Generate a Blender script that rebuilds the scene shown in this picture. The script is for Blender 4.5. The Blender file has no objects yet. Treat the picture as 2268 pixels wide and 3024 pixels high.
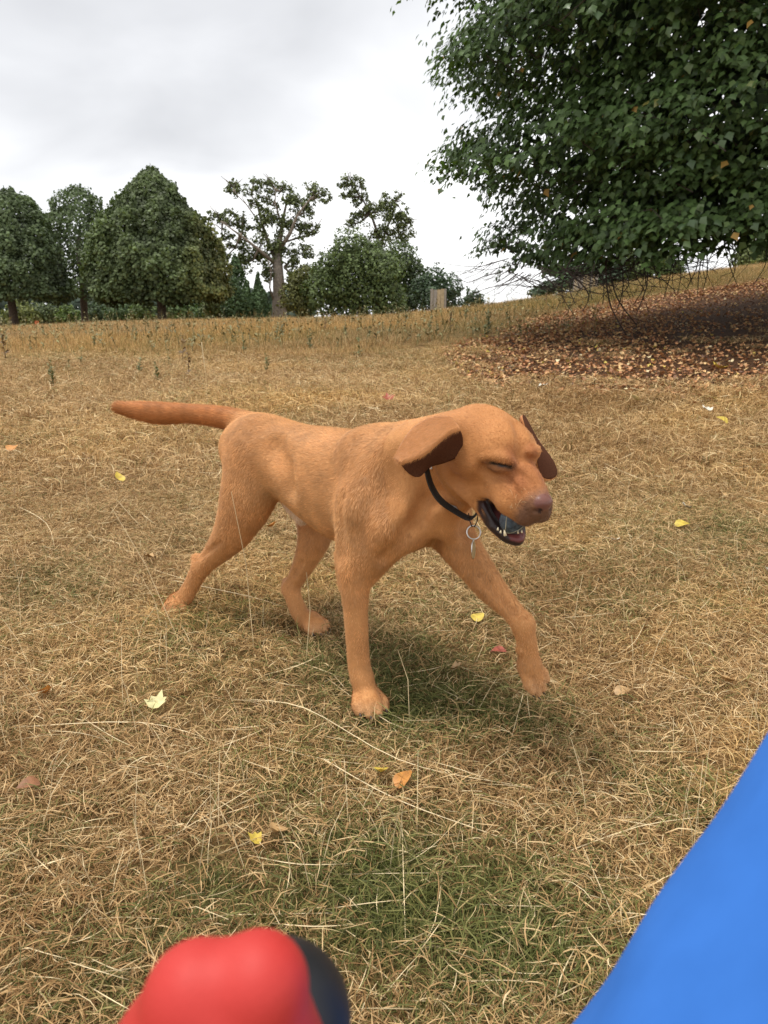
import bpy, math, os, random
import numpy as np
from mathutils import Vector, Matrix

rng = np.random.default_rng(7)
random.seed(7)
SC = bpy.context.scene
COL = SC.collection

# ------------------------------------------------------------------ camera
F = 2272.3                       # focal length in photograph pixels (2268 x 3024)
PITCH = math.radians(14.37)
CAM_H = 0.85
CAM = np.array([0, 0, CAM_H])
AX_R = np.array([1.0, 0, 0])
AX_U = np.array([0, math.sin(PITCH), math.cos(PITCH)])
AX_F = np.array([0, math.cos(PITCH), -math.sin(PITCH)])

cd = bpy.data.cameras.new('camera')
cd.sensor_fit = 'VERTICAL'
cd.sensor_height = 34.6
cd.sensor_width = 25.95
cd.lens = 26.0
cd.clip_start = 0.02
cd.clip_end = 3000
cd.dof.use_dof = True
cd.dof.focus_distance = 1.62
cd.dof.aperture_fstop = 11.0
cam = bpy.data.objects.new('camera', cd)
COL.objects.link(cam)
cam.location = (0, 0, CAM_H)
cam.rotation_euler = (math.radians(90) - PITCH, 0, 0)
SC.camera = cam

# ------------------------------------------------------------------ world: overcast sky
SUN_EL, SUN_ROT = math.radians(74), math.radians(272)   # high, from the left
w = bpy.data.worlds.new('World')
SC.world = w
w.use_nodes = True
nt = w.node_tree
nt.nodes.clear()
def N(nt, kind, **kw):
    n = nt.nodes.new(kind)
    for k, v in kw.items():
        if k in n.inputs: n.inputs[k].default_value = v
        else: setattr(n, k, v)
    return n
def ramp(nt, stops, fac, interp='LINEAR'):
    n = nt.nodes.new('ShaderNodeValToRGB')
    n.color_ramp.interpolation = interp
    el = n.color_ramp.elements
    while len(el) < len(stops): el.new(0.5)
    for e, (p, c) in zip(el, stops):
        e.position = p
        e.color = (*c, 1) if len(c) == 3 else c
    nt.links.new(fac, n.inputs[0])
    return n.outputs[0]
sky = N(nt, 'ShaderNodeTexSky', sky_type='NISHITA', sun_disc=False)
sky.sun_elevation = SUN_EL
sky.sun_rotation = SUN_ROT
bg1 = N(nt, 'ShaderNodeBackground', Strength=0.1)
nt.links.new(sky.outputs[0], bg1.inputs[0])
tc = N(nt, 'ShaderNodeTexCoord')
sep = N(nt, 'ShaderNodeSeparateXYZ')
nt.links.new(tc.outputs['Generated'], sep.inputs[0])
# cloud layer: project the direction on a flat cloud deck so the clouds foreshorten to the horizon
addz = N(nt, 'ShaderNodeMath', operation='ADD'); addz.inputs[1].default_value = 0.42
nt.links.new(sep.outputs[2], addz.inputs[0])
mx = N(nt, 'ShaderNodeMath', operation='MAXIMUM'); mx.inputs[1].default_value = 0.08
nt.links.new(addz.outputs[0], mx.inputs[0])
dv = N(nt, 'ShaderNodeVectorMath', operation='DIVIDE')
nt.links.new(tc.outputs['Generated'], dv.inputs[0])
cmb = N(nt, 'ShaderNodeCombineXYZ')
for i in range(3): nt.links.new(mx.outputs[0], cmb.inputs[i])
nt.links.new(cmb.outputs[0], dv.inputs[1])
mp = N(nt, 'ShaderNodeMapping')
mp.inputs['Location'].default_value = (1.35, 0.2, 0)
mp.inputs['Scale'].default_value = (0.9, 1.0, 0.0)
nt.links.new(dv.outputs[0], mp.inputs[0])
nz = N(nt, 'ShaderNodeTexNoise', Scale=1.0, Detail=3.0, Roughness=0.45, Distortion=0.4)
nt.links.new(mp.outputs[0], nz.inputs['Vector'])
nz2 = N(nt, 'ShaderNodeTexNoise', Scale=3.0, Detail=4.0, Roughness=0.5, Distortion=0.4)
nt.links.new(mp.outputs[0], nz2.inputs['Vector'])
mm = N(nt, 'ShaderNodeMath', operation='MULTIPLY_ADD'); mm.inputs[1].default_value = 0.34
nt.links.new(nz2.outputs[0], mm.inputs[0]); nt.links.new(nz.outputs[0], mm.inputs[2])
# thicker (greyer) cloud higher up
up = N(nt, 'ShaderNodeMath', operation='MULTIPLY_ADD'); up.inputs[1].default_value = -0.36
zcl = N(nt, 'ShaderNodeMath', operation='MINIMUM'); zcl.inputs[1].default_value = 0.36
nt.links.new(sep.outputs[2], zcl.inputs[0]); nt.links.new(zcl.outputs[0], up.inputs[0]); nt.links.new(mm.outputs[0], up.inputs[2])
cc = ramp(nt, [(0.36, (0.39, 0.395, 0.41)), (0.46, (0.48, 0.485, 0.50)), (0.54, (0.58, 0.585, 0.595)), (0.64, (0.74, 0.74, 0.74))], up.outputs[0])
bg2 = N(nt, 'ShaderNodeBackground', Strength=1.0)
nt.links.new(cc, bg2.inputs[0])
mixs = N(nt, 'ShaderNodeMixShader'); mixs.inputs[0].default_value = 0.97
nt.links.new(bg1.outputs[0], mixs.inputs[1]); nt.links.new(bg2.outputs[0], mixs.inputs[2])
wo = N(nt, 'ShaderNodeOutputWorld')
nt.links.new(mixs.outputs[0], wo.inputs[0])

sd = bpy.data.lights.new('sun', 'SUN')
sd.energy = 1.5
sd.angle = math.radians(16)
sd.color = (1.0, 0.95, 0.87)
sun = bpy.data.objects.new('sun', sd)
COL.objects.link(sun)
# direction the light comes from
sdir = Vector((math.sin(SUN_ROT) * math.cos(SUN_EL), math.cos(SUN_ROT) * math.cos(SUN_EL), math.sin(SUN_EL)))
sun.rotation_euler = sdir.to_track_quat('Z', 'Y').to_euler()
sun.location = (0, 0, 30)

SC.view_settings.view_transform = 'Standard'
SC.view_settings.look = 'None'
SC.view_settings.exposure = 0.90
SC.view_settings.gamma = 1.0
SC.view_settings.use_curve_mapping = False
SC.render.film_transparent = False

# ------------------------------------------------------------------ helpers
def P(px, py, Y):
    """world point at distance Y (world y) seen at photograph pixel px, py"""
    d = AX_R * ((px - 1134) / F) + AX_U * ((1512 - py) / F) + AX_F
    return CAM + d * (Y / d[1])
def PZ(px, py, Y):
    """point and metres per pixel there"""
    p = P(px, py, Y)
    return p, float((p - CAM) @ AX_F) / F
def tag(o, label=None, cat=None, group=None, kind=None):
    if label: o['label'] = label
    if cat: o['category'] = cat
    if group: o['group'] = group
    if kind: o['kind'] = kind
    return o
def link(name, data, parent=None, loc=None):
    o = bpy.data.objects.new(name, data)
    COL.objects.link(o)
    if loc is not None: o.location = loc
    if parent is not None: o.parent = parent
    return o
def mesh(name, V, faces=None, mats=(), smooth=True, quads=None, attrs=None, uniform=None):
    """mesh from numpy vertices and an (n,k) face array, or a list of faces"""
    me = bpy.data.meshes.new(name)
    V = np.asarray(V, dtype=np.float32)
    if isinstance(faces, np.ndarray):
        n, k = faces.shape
        me.vertices.add(len(V)); me.vertices.foreach_set('co', V.ravel())
        me.loops.add(n * k); me.loops.foreach_set('vertex_index', faces.astype(np.int32).ravel())
        me.polygons.add(n); me.polygons.foreach_set('loop_start', np.arange(0, n * k, k, dtype=np.int32))
        me.update(calc_edges=True)
    else:
        me.from_pydata(V.tolist(), [], faces)
        me.update()
    if smooth: me.polygons.foreach_set('use_smooth', np.ones(len(me.polygons), dtype=bool))
    for m in mats: me.materials.append(m)
    for an, (dom, typ, arr) in (attrs or {}).items():
        a = me.attributes.new(an, typ, dom)
        arr = np.asarray(arr, dtype=np.float32)
        if typ == 'FLOAT_COLOR':
            if arr.shape[1] == 3: arr = np.concatenate([arr, np.ones((len(arr), 1), np.float32)], 1)
            a.data.foreach_set('color', arr.ravel())
        elif typ == 'FLOAT_VECTOR': a.data.foreach_set('vector', arr.ravel())
        else: a.data.foreach_set('value', arr.ravel())
    return me
def new_mat(name):
    m = bpy.data.materials.new(name)
    m.use_nodes = True
    m.node_tree.nodes.clear()
    nt = m.node_tree
    out = N(nt, 'ShaderNodeOutputMaterial')
    b = N(nt, 'ShaderNodeBsdfPrincipled')
    nt.links.new(b.outputs[0], out.inputs[0])
    return m, nt, b
def simple_mat(name, col, rough=0.6, metal=0.0, bump=0.0, scale=40.0, var=0.25, coat=0.0):
    m, nt, b = new_mat(name)
    tcn = N(nt, 'ShaderNodeTexCoord')
    n = N(nt, 'ShaderNodeTexNoise', Scale=scale, Detail=4.0)
    nt.links.new(tcn.outputs['Object'], n.inputs['Vector'])
    lo = tuple(c * (1 - var) for c in col); hi = tuple(min(1, c * (1 + var)) for c in col)
    nt.links.new(ramp(nt, [(0.3, lo), (0.7, hi)], n.outputs[0]), b.inputs['Base Color'])
    b.inputs['Roughness'].default_value = rough
    b.inputs['Metallic'].default_value = metal
    if coat: b.inputs['Coat Weight'].default_value = coat
    if bump:
        bp = N(nt, 'ShaderNodeBump', Strength=bump, Distance=0.002)
        nt.links.new(n.outputs[0], bp.inputs['Height']); nt.links.new(bp.outputs[0], b.inputs['Normal'])
    return m
def tube(pts, radii, sides=6, caps=True):
    """tapered tube along points -> V, faces(list)"""
    pts = [Vector(p) for p in pts]
    V, Fc = [], []
    prev = None
    for i, p in enumerate(pts):
        t = (pts[min(i + 1, len(pts) - 1)] - pts[max(i - 1, 0)]).normalized()
        if prev is None:
            a = Vector((0, 0, 1)) if abs(t.z) < 0.9 else Vector((1, 0, 0))
            n = t.cross(a).normalized()
        else:
            n = (prev - t * prev.dot(t)).normalized()
        prev = n
        b = t.cross(n)
        for s in range(sides):
            an = 2 * math.pi * s / sides
            V.append(p + (n * math.cos(an) + b * math.sin(an)) * radii[i])
        if i:
            o = (i - 1) * sides
            for s in range(sides):
                Fc.append((o + s, o + (s + 1) % sides, o + sides + (s + 1) % sides, o + sides + s))
    if caps:
        Fc.append(tuple(range(sides))[::-1])
        o = (len(pts) - 1) * sides
        Fc.append(tuple(o + s for s in range(sides)))
    return V, Fc
class MB:
    def __init__(s): s.V = []; s.F = []
    def add(s, V, Fc):
        o = len(s.V); s.V += [tuple(v) for v in V]; s.F += [tuple(i + o for i in f) for f in Fc]; return s
    def build(s, name, mats, parent=None, smooth=True, loc=None):
        return link(name, mesh(name, np.array(s.V), s.F, mats if isinstance(mats, (list, tuple)) else [mats], smooth), parent, loc)

def vnoise(X, seed=0):
    """cheap smooth 3-D value noise, 0..1"""
    X = np.asarray(X, float)
    i = np.floor(X).astype(np.int64); f = X - i; f = f * f * (3 - 2 * f)
    def h(a):
        n = (a[..., 0] * 73856093) ^ (a[..., 1] * 19349663) ^ (a[..., 2] * 83492791) ^ (seed * 2654435761)
        n = (n ^ (n >> 13)) * 1274126177 & 0x7fffffff
        return ((n ^ (n >> 16)) & 0xffff) / 65535.0
    o = 0
    for dx in (0, 1):
        for dy in (0, 1):
            for dz in (0, 1):
                w_ = (f[..., 0] if dx else 1 - f[..., 0]) * (f[..., 1] if dy else 1 - f[..., 1]) * (f[..., 2] if dz else 1 - f[..., 2])
                o = o + w_ * h(i + np.array([dx, dy, dz]))
    return o
def fbm(X, seed=0, octs=3):
    o = 0; a = .5; t = 0
    for k in range(octs):
        o = o + a * vnoise(np.asarray(X) * 2 ** k, seed + k); t += a; a *= .5
    return o / t
def noise2(x, y, sc, seed=0, octs=3): return fbm(np.stack([x * sc, y * sc, np.zeros_like(x) + .37], -1), seed, octs)

# ------------------------------------------------------------------ terrain height
_zx = np.array([-400, -9.9, -5.5, 0, 2.7, 4.2, 6.6, 9.0, 14, 30, 400.0])
_zz = np.array([0.30, 0.44, 0.60, 0.72, 1.00, 1.18, 1.62, 1.92, 2.5, 3.2, 4.0])
_NORM = 1 - math.exp(-0.07 * (20 - 1.55))
def gz(x, y):
    x = np.asarray(x, float); y = np.asarray(y, float)
    q = np.where(y > 20, x * 20 / np.maximum(y, 1), x)
    # smooth the piecewise profile
    zc = (np.interp(q, _zx, _zz) + np.interp(q - 0.8, _zx, _zz) + np.interp(q + 0.8, _zx, _zz)) / 3
    s = np.where(y > -4, (1 - np.exp(-0.07 * (np.clip(y, -4, 20) - 1.55))) / _NORM, 0)
    near = zc * np.where(s < 0, s * 0.6, s)
    t = np.maximum(y - 20, 0)
    m = np.clip((zc - 0.85) / 20, -0.06, 0.06)
    tt = np.minimum(t, 90)
    far = m * tt - 0.0003 * tt * tt - 0.035 * np.maximum(t - 90, 0)
    far = far + 0.035 * np.maximum(t - 160, 0) - 0.0 * t
    bump = 0.012 * np.sin(x * 2.1 + 1.3 * np.sin(y * 1.7)) * np.cos(y * 2.6 + x * 0.7) + 0.03 * np.sin(x * 0.55 + 2) * np.sin(y * 0.5 + 1) * np.clip((y - 3) / 5, 0, 1)
    return near + far + bump
def ground_hit(px, py):
    """ground point seen at a photograph pixel"""
    d = AX_R * ((px - 1134) / F) + AX_U * ((1512 - py) / F) + AX_F
    t = 0.3
    for _ in range(4000):
        p = CAM + d * t
        if p[2] < gz(p[0], p[1]): break
        t += 0.01 + t * 0.002
    return p
DEV = ''
# ------------------------------------------------------------------ ground
# leaf litter patch under the big tree, outlined on the ground
LIT = np.array([ground_hit(a, b)[:2] for a, b in [(1330, 1062), (1470, 1005), (1600, 948), (1700, 922), (1850, 890), (2000, 868), (2150, 848), (2290, 828), (2500, 800)]] +
               [(16, 16), (18, 9), (12, 4.8)] + [ground_hit(a, b)[:2] for a, b in [(2700, 1190), (2268, 1150), (1950, 1165), (1650, 1150), (1450, 1135), (1350, 1105)]])
def in_litter(x, y):
    """signed distance-like value, > 0 inside"""
    x = np.asarray(x, float); y = np.asarray(y, float)
    ins = np.zeros(x.shape, bool); dm = np.full(x.shape, 1e9)
    for (x0, y0), (x1, y1) in zip(LIT, np.roll(LIT, -1, 0)):
        c = (y0 > y) != (y1 > y)
        ins ^= c & (x < (x1 - x0) * (y - y0) / (y1 - y0 + 1e-12) + x0)
        t = np.clip(((x - x0) * (x1 - x0) + (y - y0) * (y1 - y0)) / ((x1 - x0) ** 2 + (y1 - y0) ** 2), 0, 1)
        dm = np.minimum(dm, np.hypot(x - x0 - t * (x1 - x0), y - y0 - t * (y1 - y0)))
    return np.where(ins, dm, -dm)

# green patches of living grass: photograph pixel, radius m, strength
GREENS = [(ground_hit(a, b)[:2], r, s) for a, b, r, s in [
    (1200, 1990, .15, .8), (1330, 2080, .13, 1.1), (1150, 2120, .10, 1.4), (1520, 2110, .12, 1.3), (1000, 1960, .16, .8), (540, 1900, .14, .7), (700, 1830, .15, .5),
    (1080, 2560, .12, 1.3), (1100, 2720, .14, 1.3), (1300, 2700, .10, .9), (600, 2620, .09, .9), (640, 2680, .06, 1.0), (1550, 2800, .10, 1.0), (1420, 2900, .1, .9), (120, 1730, .20, .7), (60, 2480, .12, .6),
    (1850, 2300, .10, .6), (2150, 1560, .25, .5), (2050, 2380, .08, .9), (300, 2900, .10, .8), (900, 2300, .10, .6), (1480, 2560, .1, .7), (1230, 2420, .1, .5), (1700, 2700, .1, .7),
    (1500, 960, 1.2, .6), (1400, 985, 1.6, .5), (1620, 900, 2.5, .5), (1800, 870, 3.0, .45), (300, 1060, 1.5, .45), (1180, 1060, .9, .4), (620, 1010, 1.5, .4), (900, 1000, 1.5, .35), (2200, 835, 5, .6)]]
def greenness(x, y):
    g = np.clip((noise2(x, y, 1.9, 11) - .48) * 2.6, 0, 1) * .20 + .085
    g = g + np.clip((noise2(x, y, 7.0, 19) - .52) * 3, 0, 1) * .18
    for (gx, gy), r, s in GREENS:
        g = g + s * (.48 if gy < 4 else .4) * np.exp(-((x - gx) ** 2 + (y - gy) ** 2) / (r * r)) * (.4 + .9 * noise2(x, y, 16 / max(r * 5, 1), 5))
    g = g + .18 * np.clip((1.15 - y) / .5, 0, 1) * noise2(x, y, 9, 33)
    return np.clip(g, 0, 1)

def ground_mesh():
    ys = np.concatenate([np.linspace(-12, 0, 12, endpoint=False), np.linspace(0, 4, 110, endpoint=False), np.geomspace(4, 40, 180, endpoint=False), np.geomspace(40, 1600, 50)])
    u = np.linspace(-1, 1, 201); u = np.sign(u) * np.abs(u) ** 1.5
    X, Y = [], []
    for y in ys:
        w_ = 4 + 1.6 * abs(y) if y > 0 else 8
        X.append(u * w_); Y.append(np.full_like(u, y))
    X = np.array(X); Y = np.array(Y)
    Z = gz(X, Y)
    near = np.clip(1 - Y / 12, 0, 1)
    Z = Z + (noise2(X, Y, 9, 3) - .5) * .016 * near + (noise2(X, Y, 30, 4) - .5) * .008 * np.clip(1 - Y / 5, 0, 1)
    V = np.stack([X, Y, Z], -1).reshape(-1, 3)
    n = len(u); i, j = np.meshgrid(np.arange(len(ys) - 1), np.arange(n - 1), indexing='ij')
    a = (i * n + j).ravel()
    lit = np.clip(in_litter(V[:, 0], V[:, 1]) / .5 + .5, 0, 1)
    return V, np.stack([a, a + 1, a + n + 1, a + n], 1), lit, greenness(V[:, 0], V[:, 1])
gv, gf, glit, ggr = ground_mesh()
m_ground, nt, b = new_mat('dry_field')
geo = N(nt, 'ShaderNodeNewGeometry')
n1 = N(nt, 'ShaderNodeTexNoise', Scale=14.0, Detail=8.0, Roughness=.7)
n2 = N(nt, 'ShaderNodeTexNoise', Scale=120.0, Detail=6.0, Roughness=.7)
n3 = N(nt, 'ShaderNodeTexNoise', Scale=.35, Detail=5.0, Roughness=.6)
for n in (n1, n2, n3): nt.links.new(geo.outputs['Position'], n.inputs['Vector'])
mxn = N(nt, 'ShaderNodeMath', operation='MULTIPLY_ADD'); mxn.inputs[1].default_value = .5
mh = N(nt, 'ShaderNodeMath', operation='MULTIPLY'); mh.inputs[1].default_value = .5
nt.links.new(n2.outputs[0], mh.inputs[0]); nt.links.new(n1.outputs[0], mxn.inputs[0]); nt.links.new(mh.outputs[0], mxn.inputs[2])
straw = ramp(nt, [(.36, (.075, .045, .022)), (.50, (.24, .140, .062)), (.60, (.43, .265, .120)), (.72, (.56, .375, .19))], mxn.outputs[0])
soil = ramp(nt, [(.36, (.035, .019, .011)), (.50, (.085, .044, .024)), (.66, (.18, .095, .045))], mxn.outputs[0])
grn = ramp(nt, [(.38, (.030, .040, .012)), (.62, (.12, .14, .05))], mxn.outputs[0])
ag = N(nt, 'ShaderNodeAttribute', attribute_name='green'); al = N(nt, 'ShaderNodeAttribute', attribute_name='litter')
m1 = N(nt, 'ShaderNodeMixRGB'); nt.links.new(ag.outputs['Fac'], m1.inputs[0]); nt.links.new(straw, m1.inputs[1]); nt.links.new(grn, m1.inputs[2])
big = N(nt, 'ShaderNodeMixRGB', blend_type='MULTIPLY'); big.inputs[0].default_value = 1
nt.links.new(m1.outputs[0], big.inputs[1]); nt.links.new(ramp(nt, [(.35, (.82, .84, .80)), (.65, (1.1, 1.05, 1.0))], n3.outputs[0]), big.inputs[2])
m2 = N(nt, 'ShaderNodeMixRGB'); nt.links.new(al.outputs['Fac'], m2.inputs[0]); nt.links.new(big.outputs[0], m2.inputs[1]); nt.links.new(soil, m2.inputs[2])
nt.links.new(m2.outputs[0], b.inputs['Base Color']); b.inputs['Roughness'].default_value = .95; b.inputs['Specular IOR Level'].default_value = .1
bp = N(nt, 'ShaderNodeBump', Strength=.8, Distance=.02); nt.links.new(mxn.outputs[0], bp.inputs['Height']); nt.links.new(bp.outputs[0], b.inputs['Normal'])
ground = link('ground', mesh('ground', gv, gf, [m_ground], True, attrs={'green': ('POINT', 'FLOAT', ggr), 'litter': ('POINT', 'FLOAT', glit)}))
tag(ground, kind='structure')

# ------------------------------------------------------------------ grass: turf tiles scattered with geometry nodes
m_grass, nt, b = new_mat('grass_blades')
at = N(nt, 'ShaderNodeAttribute', attribute_name='tint')
ai = N(nt, 'ShaderNodeAttribute', attribute_name='green'); ai.attribute_type = 'INSTANCER'
av = N(nt, 'ShaderNodeAttribute', attribute_name='vary'); av.attribute_type = 'INSTANCER'
dry = ramp(nt, [(.0, (.13, .066, .028)), (.25, (.34, .198, .082)), (.5, (.59, .388, .178)), (.78, (.78, .570, .300)), (1.0, (.90, .76, .48))], at.outputs['Fac'])
lush = ramp(nt, [(.0, (.055, .068, .018)), (.5, (.145, .160, .042)), (1.0, (.32, .31, .11))], at.outputs['Fac'])
at3 = N(nt, 'ShaderNodeAttribute', attribute_name='pick')
lt = N(nt, 'ShaderNodeMath', operation='SUBTRACT'); nt.links.new(ai.outputs['Fac'], lt.inputs[0]); nt.links.new(at3.outputs['Fac'], lt.inputs[1])
sc_ = N(nt, 'ShaderNodeMath', operation='MULTIPLY_ADD'); sc_.inputs[1].default_value = 5; sc_.inputs[2].default_value = .5; sc_.use_clamp = True
nt.links.new(lt.outputs[0], sc_.inputs[0])
mg = N(nt, 'ShaderNodeMixRGB'); nt.links.new(sc_.outputs[0], mg.inputs[0]); nt.links.new(dry, mg.inputs[1]); nt.links.new(lush, mg.inputs[2])
mv = N(nt, 'ShaderNodeMixRGB', blend_type='MULTIPLY'); mv.inputs[0].default_value = 1
nt.links.new(mg.outputs[0], mv.inputs[1]); nt.links.new(ramp(nt, [(0, (.80, .74, .68)), (.5, (1, 1, 1)), (1, (1.12, 1.06, .88))], av.outputs['Fac']), mv.inputs[2])
nt.links.new(mv.outputs[0], b.inputs['Base Color']); b.inputs['Roughness'].default_value = .6; b.inputs['Specular IOR Level'].default_value = .25
tr = N(nt, 'ShaderNodeBsdfTranslucent'); nt.links.new(mv.outputs[0], tr.inputs[0])
ms = N(nt, 'ShaderNodeMixShader'); ms.inputs[0].default_value = .22
out = [n for n in nt.nodes if n.type == 'OUTPUT_MATERIAL'][0]
nt.links.new(b.outputs[0], ms.inputs[1]); nt.links.new(tr.outputs[0], ms.inputs[2]); nt.links.new(ms.outputs[0], out.inputs[0])

def blades(n, R, lying, L0, L1, w0, w1, up_el=(45, 85), up_L=(.02, .05)):
    base = rng.normal(0, R * .5, (n, 2))
    az = rng.uniform(0, 2 * math.pi, n); ly = rng.random(n) < lying
    elv = np.radians(np.where(ly, rng.uniform(2, 32, n), rng.uniform(*up_el, n)))
    L = np.where(ly, rng.uniform(L0, L1, n), rng.uniform(*up_L, n))
    w_ = rng.uniform(w0, w1, n)
    z0 = np.where(ly, rng.uniform(.0, .022, n) * (R / .09), 0)
    P0 = np.stack([base[:, 0], base[:, 1], z0], 1)
    pts = [P0]; e = elv.copy(); a = az.copy()
    tw = rng.normal(0, .35, n); dr = rng.uniform(.1, .7, n)
    for k in range(3):
        d = np.stack([np.cos(e) * np.cos(a), np.cos(e) * np.sin(a), np.sin(e)], 1)
        pts.append(pts[-1] + d * (L / 3)[:, None]); e = e - dr * .6; a = a + tw
    V = []
    sd = np.stack([-np.sin(az), np.cos(az), rng.normal(0, .5, n)], 1); sd /= np.linalg.norm(sd, axis=1)[:, None]
    for k, f in enumerate((.8, 1, .7)):
        V += [pts[k] - sd * (w_ * f / 2)[:, None], pts[k] + sd * (w_ * f / 2)[:, None]]
    V.append(pts[3])
    V = np.stack(V, 1); V[:, :, 2] = np.maximum(V[:, :, 2], -.004)
    i = np.arange(n)[:, None] * 7
    T = np.concatenate([i + np.array(q) for q in ([0, 1, 3], [0, 3, 2], [2, 3, 5], [2, 5, 4], [4, 5, 6])])
    tint = np.repeat(np.clip(rng.beta(2, 2.2, n) + np.where(ly, .05, -.05), 0, 1), 7); pick = np.repeat(rng.random(n), 7)
    tint = tint * np.tile([.75, .75, 1, 1, 1, 1, 1.05], n)
    return V.reshape(-1, 3), T, tint, pick
def tiles(name, k, **kw):
    c = bpy.data.collections.new(name)
    for i in range(k):
        V, T, t, p = blades(**kw)
        c.objects.link(bpy.data.objects.new(name + '_tile', mesh(name, V, T, [m_grass], False, attrs={'tint': ('POINT', 'FLOAT', t), 'pick': ('POINT', 'FLOAT', p)})))
    return c
def scatter(name, pts, scale, coll, k, vary, gadd=0.0, tilt=.12, gmul=1.0):
    n = len(pts)
    pts[:, 2] = gz(pts[:, 0], pts[:, 1])
    me = mesh(name, pts, [])
    rot = np.stack([rng.normal(0, tilt, n), rng.normal(0, tilt, n), rng.uniform(0, 6.28, n)], 1)
    for an, typ, arr in (('rot', 'FLOAT_VECTOR', rot), ('scl', 'FLOAT', scale), ('green', 'FLOAT', np.clip(greenness(pts[:, 0], pts[:, 1]) * gmul + gadd, 0, 1)), ('vary', 'FLOAT', vary)):
        a = me.attributes.new(an, typ, 'POINT')
        a.data.foreach_set('vector' if typ == 'FLOAT_VECTOR' else 'value', np.asarray(arr, np.float32).ravel())
    a = me.attributes.new('pick_i', 'INT', 'POINT'); a.data.foreach_set('value', rng.integers(0, k, n).astype(np.int32))
    o = link(name, me)
    ng = bpy.data.node_groups.new(name, 'GeometryNodeTree')
    ng.interface.new_socket('Geometry', in_out='INPUT', socket_type='NodeSocketGeometry'); ng.interface.new_socket('Geometry', in_out='OUTPUT', socket_type='NodeSocketGeometry')
    gi = ng.nodes.new('NodeGroupInput'); go = ng.nodes.new('NodeGroupOutput')
    ci = ng.nodes.new('GeometryNodeCollectionInfo'); ci.inputs['Collection'].default_value = coll; ci.inputs['Separate Children'].default_value = True; ci.inputs['Reset Children'].default_value = True
    ip = ng.nodes.new('GeometryNodeInstanceOnPoints'); ip.inputs['Pick Instance'].default_value = True
    def attr(nm, ty):
        q = ng.nodes.new('GeometryNodeInputNamedAttribute'); q.data_type = ty; q.inputs[0].default_value = nm; return q.outputs[0]
    ng.links.new(gi.outputs[0], ip.inputs['Points']); ng.links.new(ci.outputs[0], ip.inputs['Instance'])
    ng.links.new(attr('pick_i', 'INT'), ip.inputs['Instance Index'])
    e2r = ng.nodes.new('FunctionNodeEulerToRotation'); ng.links.new(attr('rot', 'FLOAT_VECTOR'), e2r.inputs[0]); ng.links.new(e2r.outputs[0], ip.inputs['Rotation'])
    ng.links.new(attr('scl', 'FLOAT'), ip.inputs['Scale'])
    ng.links.new(ip.outputs[0], go.inputs[0])
    md = o.modifiers.new('scatter', 'NODES'); md.node_group = ng
    tag(o, kind='stuff')
    return o
def area_pts(y0, y1, sp, margin=.9, wx=.56):
    P_ = []
    for y in np.arange(y0, y1, sp):
        hw = y * wx + margin
        xs = np.arange(-hw, hw, sp)
        P_.append(np.stack([xs + rng.uniform(-.6, .6, len(xs)) * sp, y + rng.uniform(-.6, .6, len(xs)) * sp, np.zeros(len(xs))], 1))
    return np.concatenate(P_)
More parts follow.
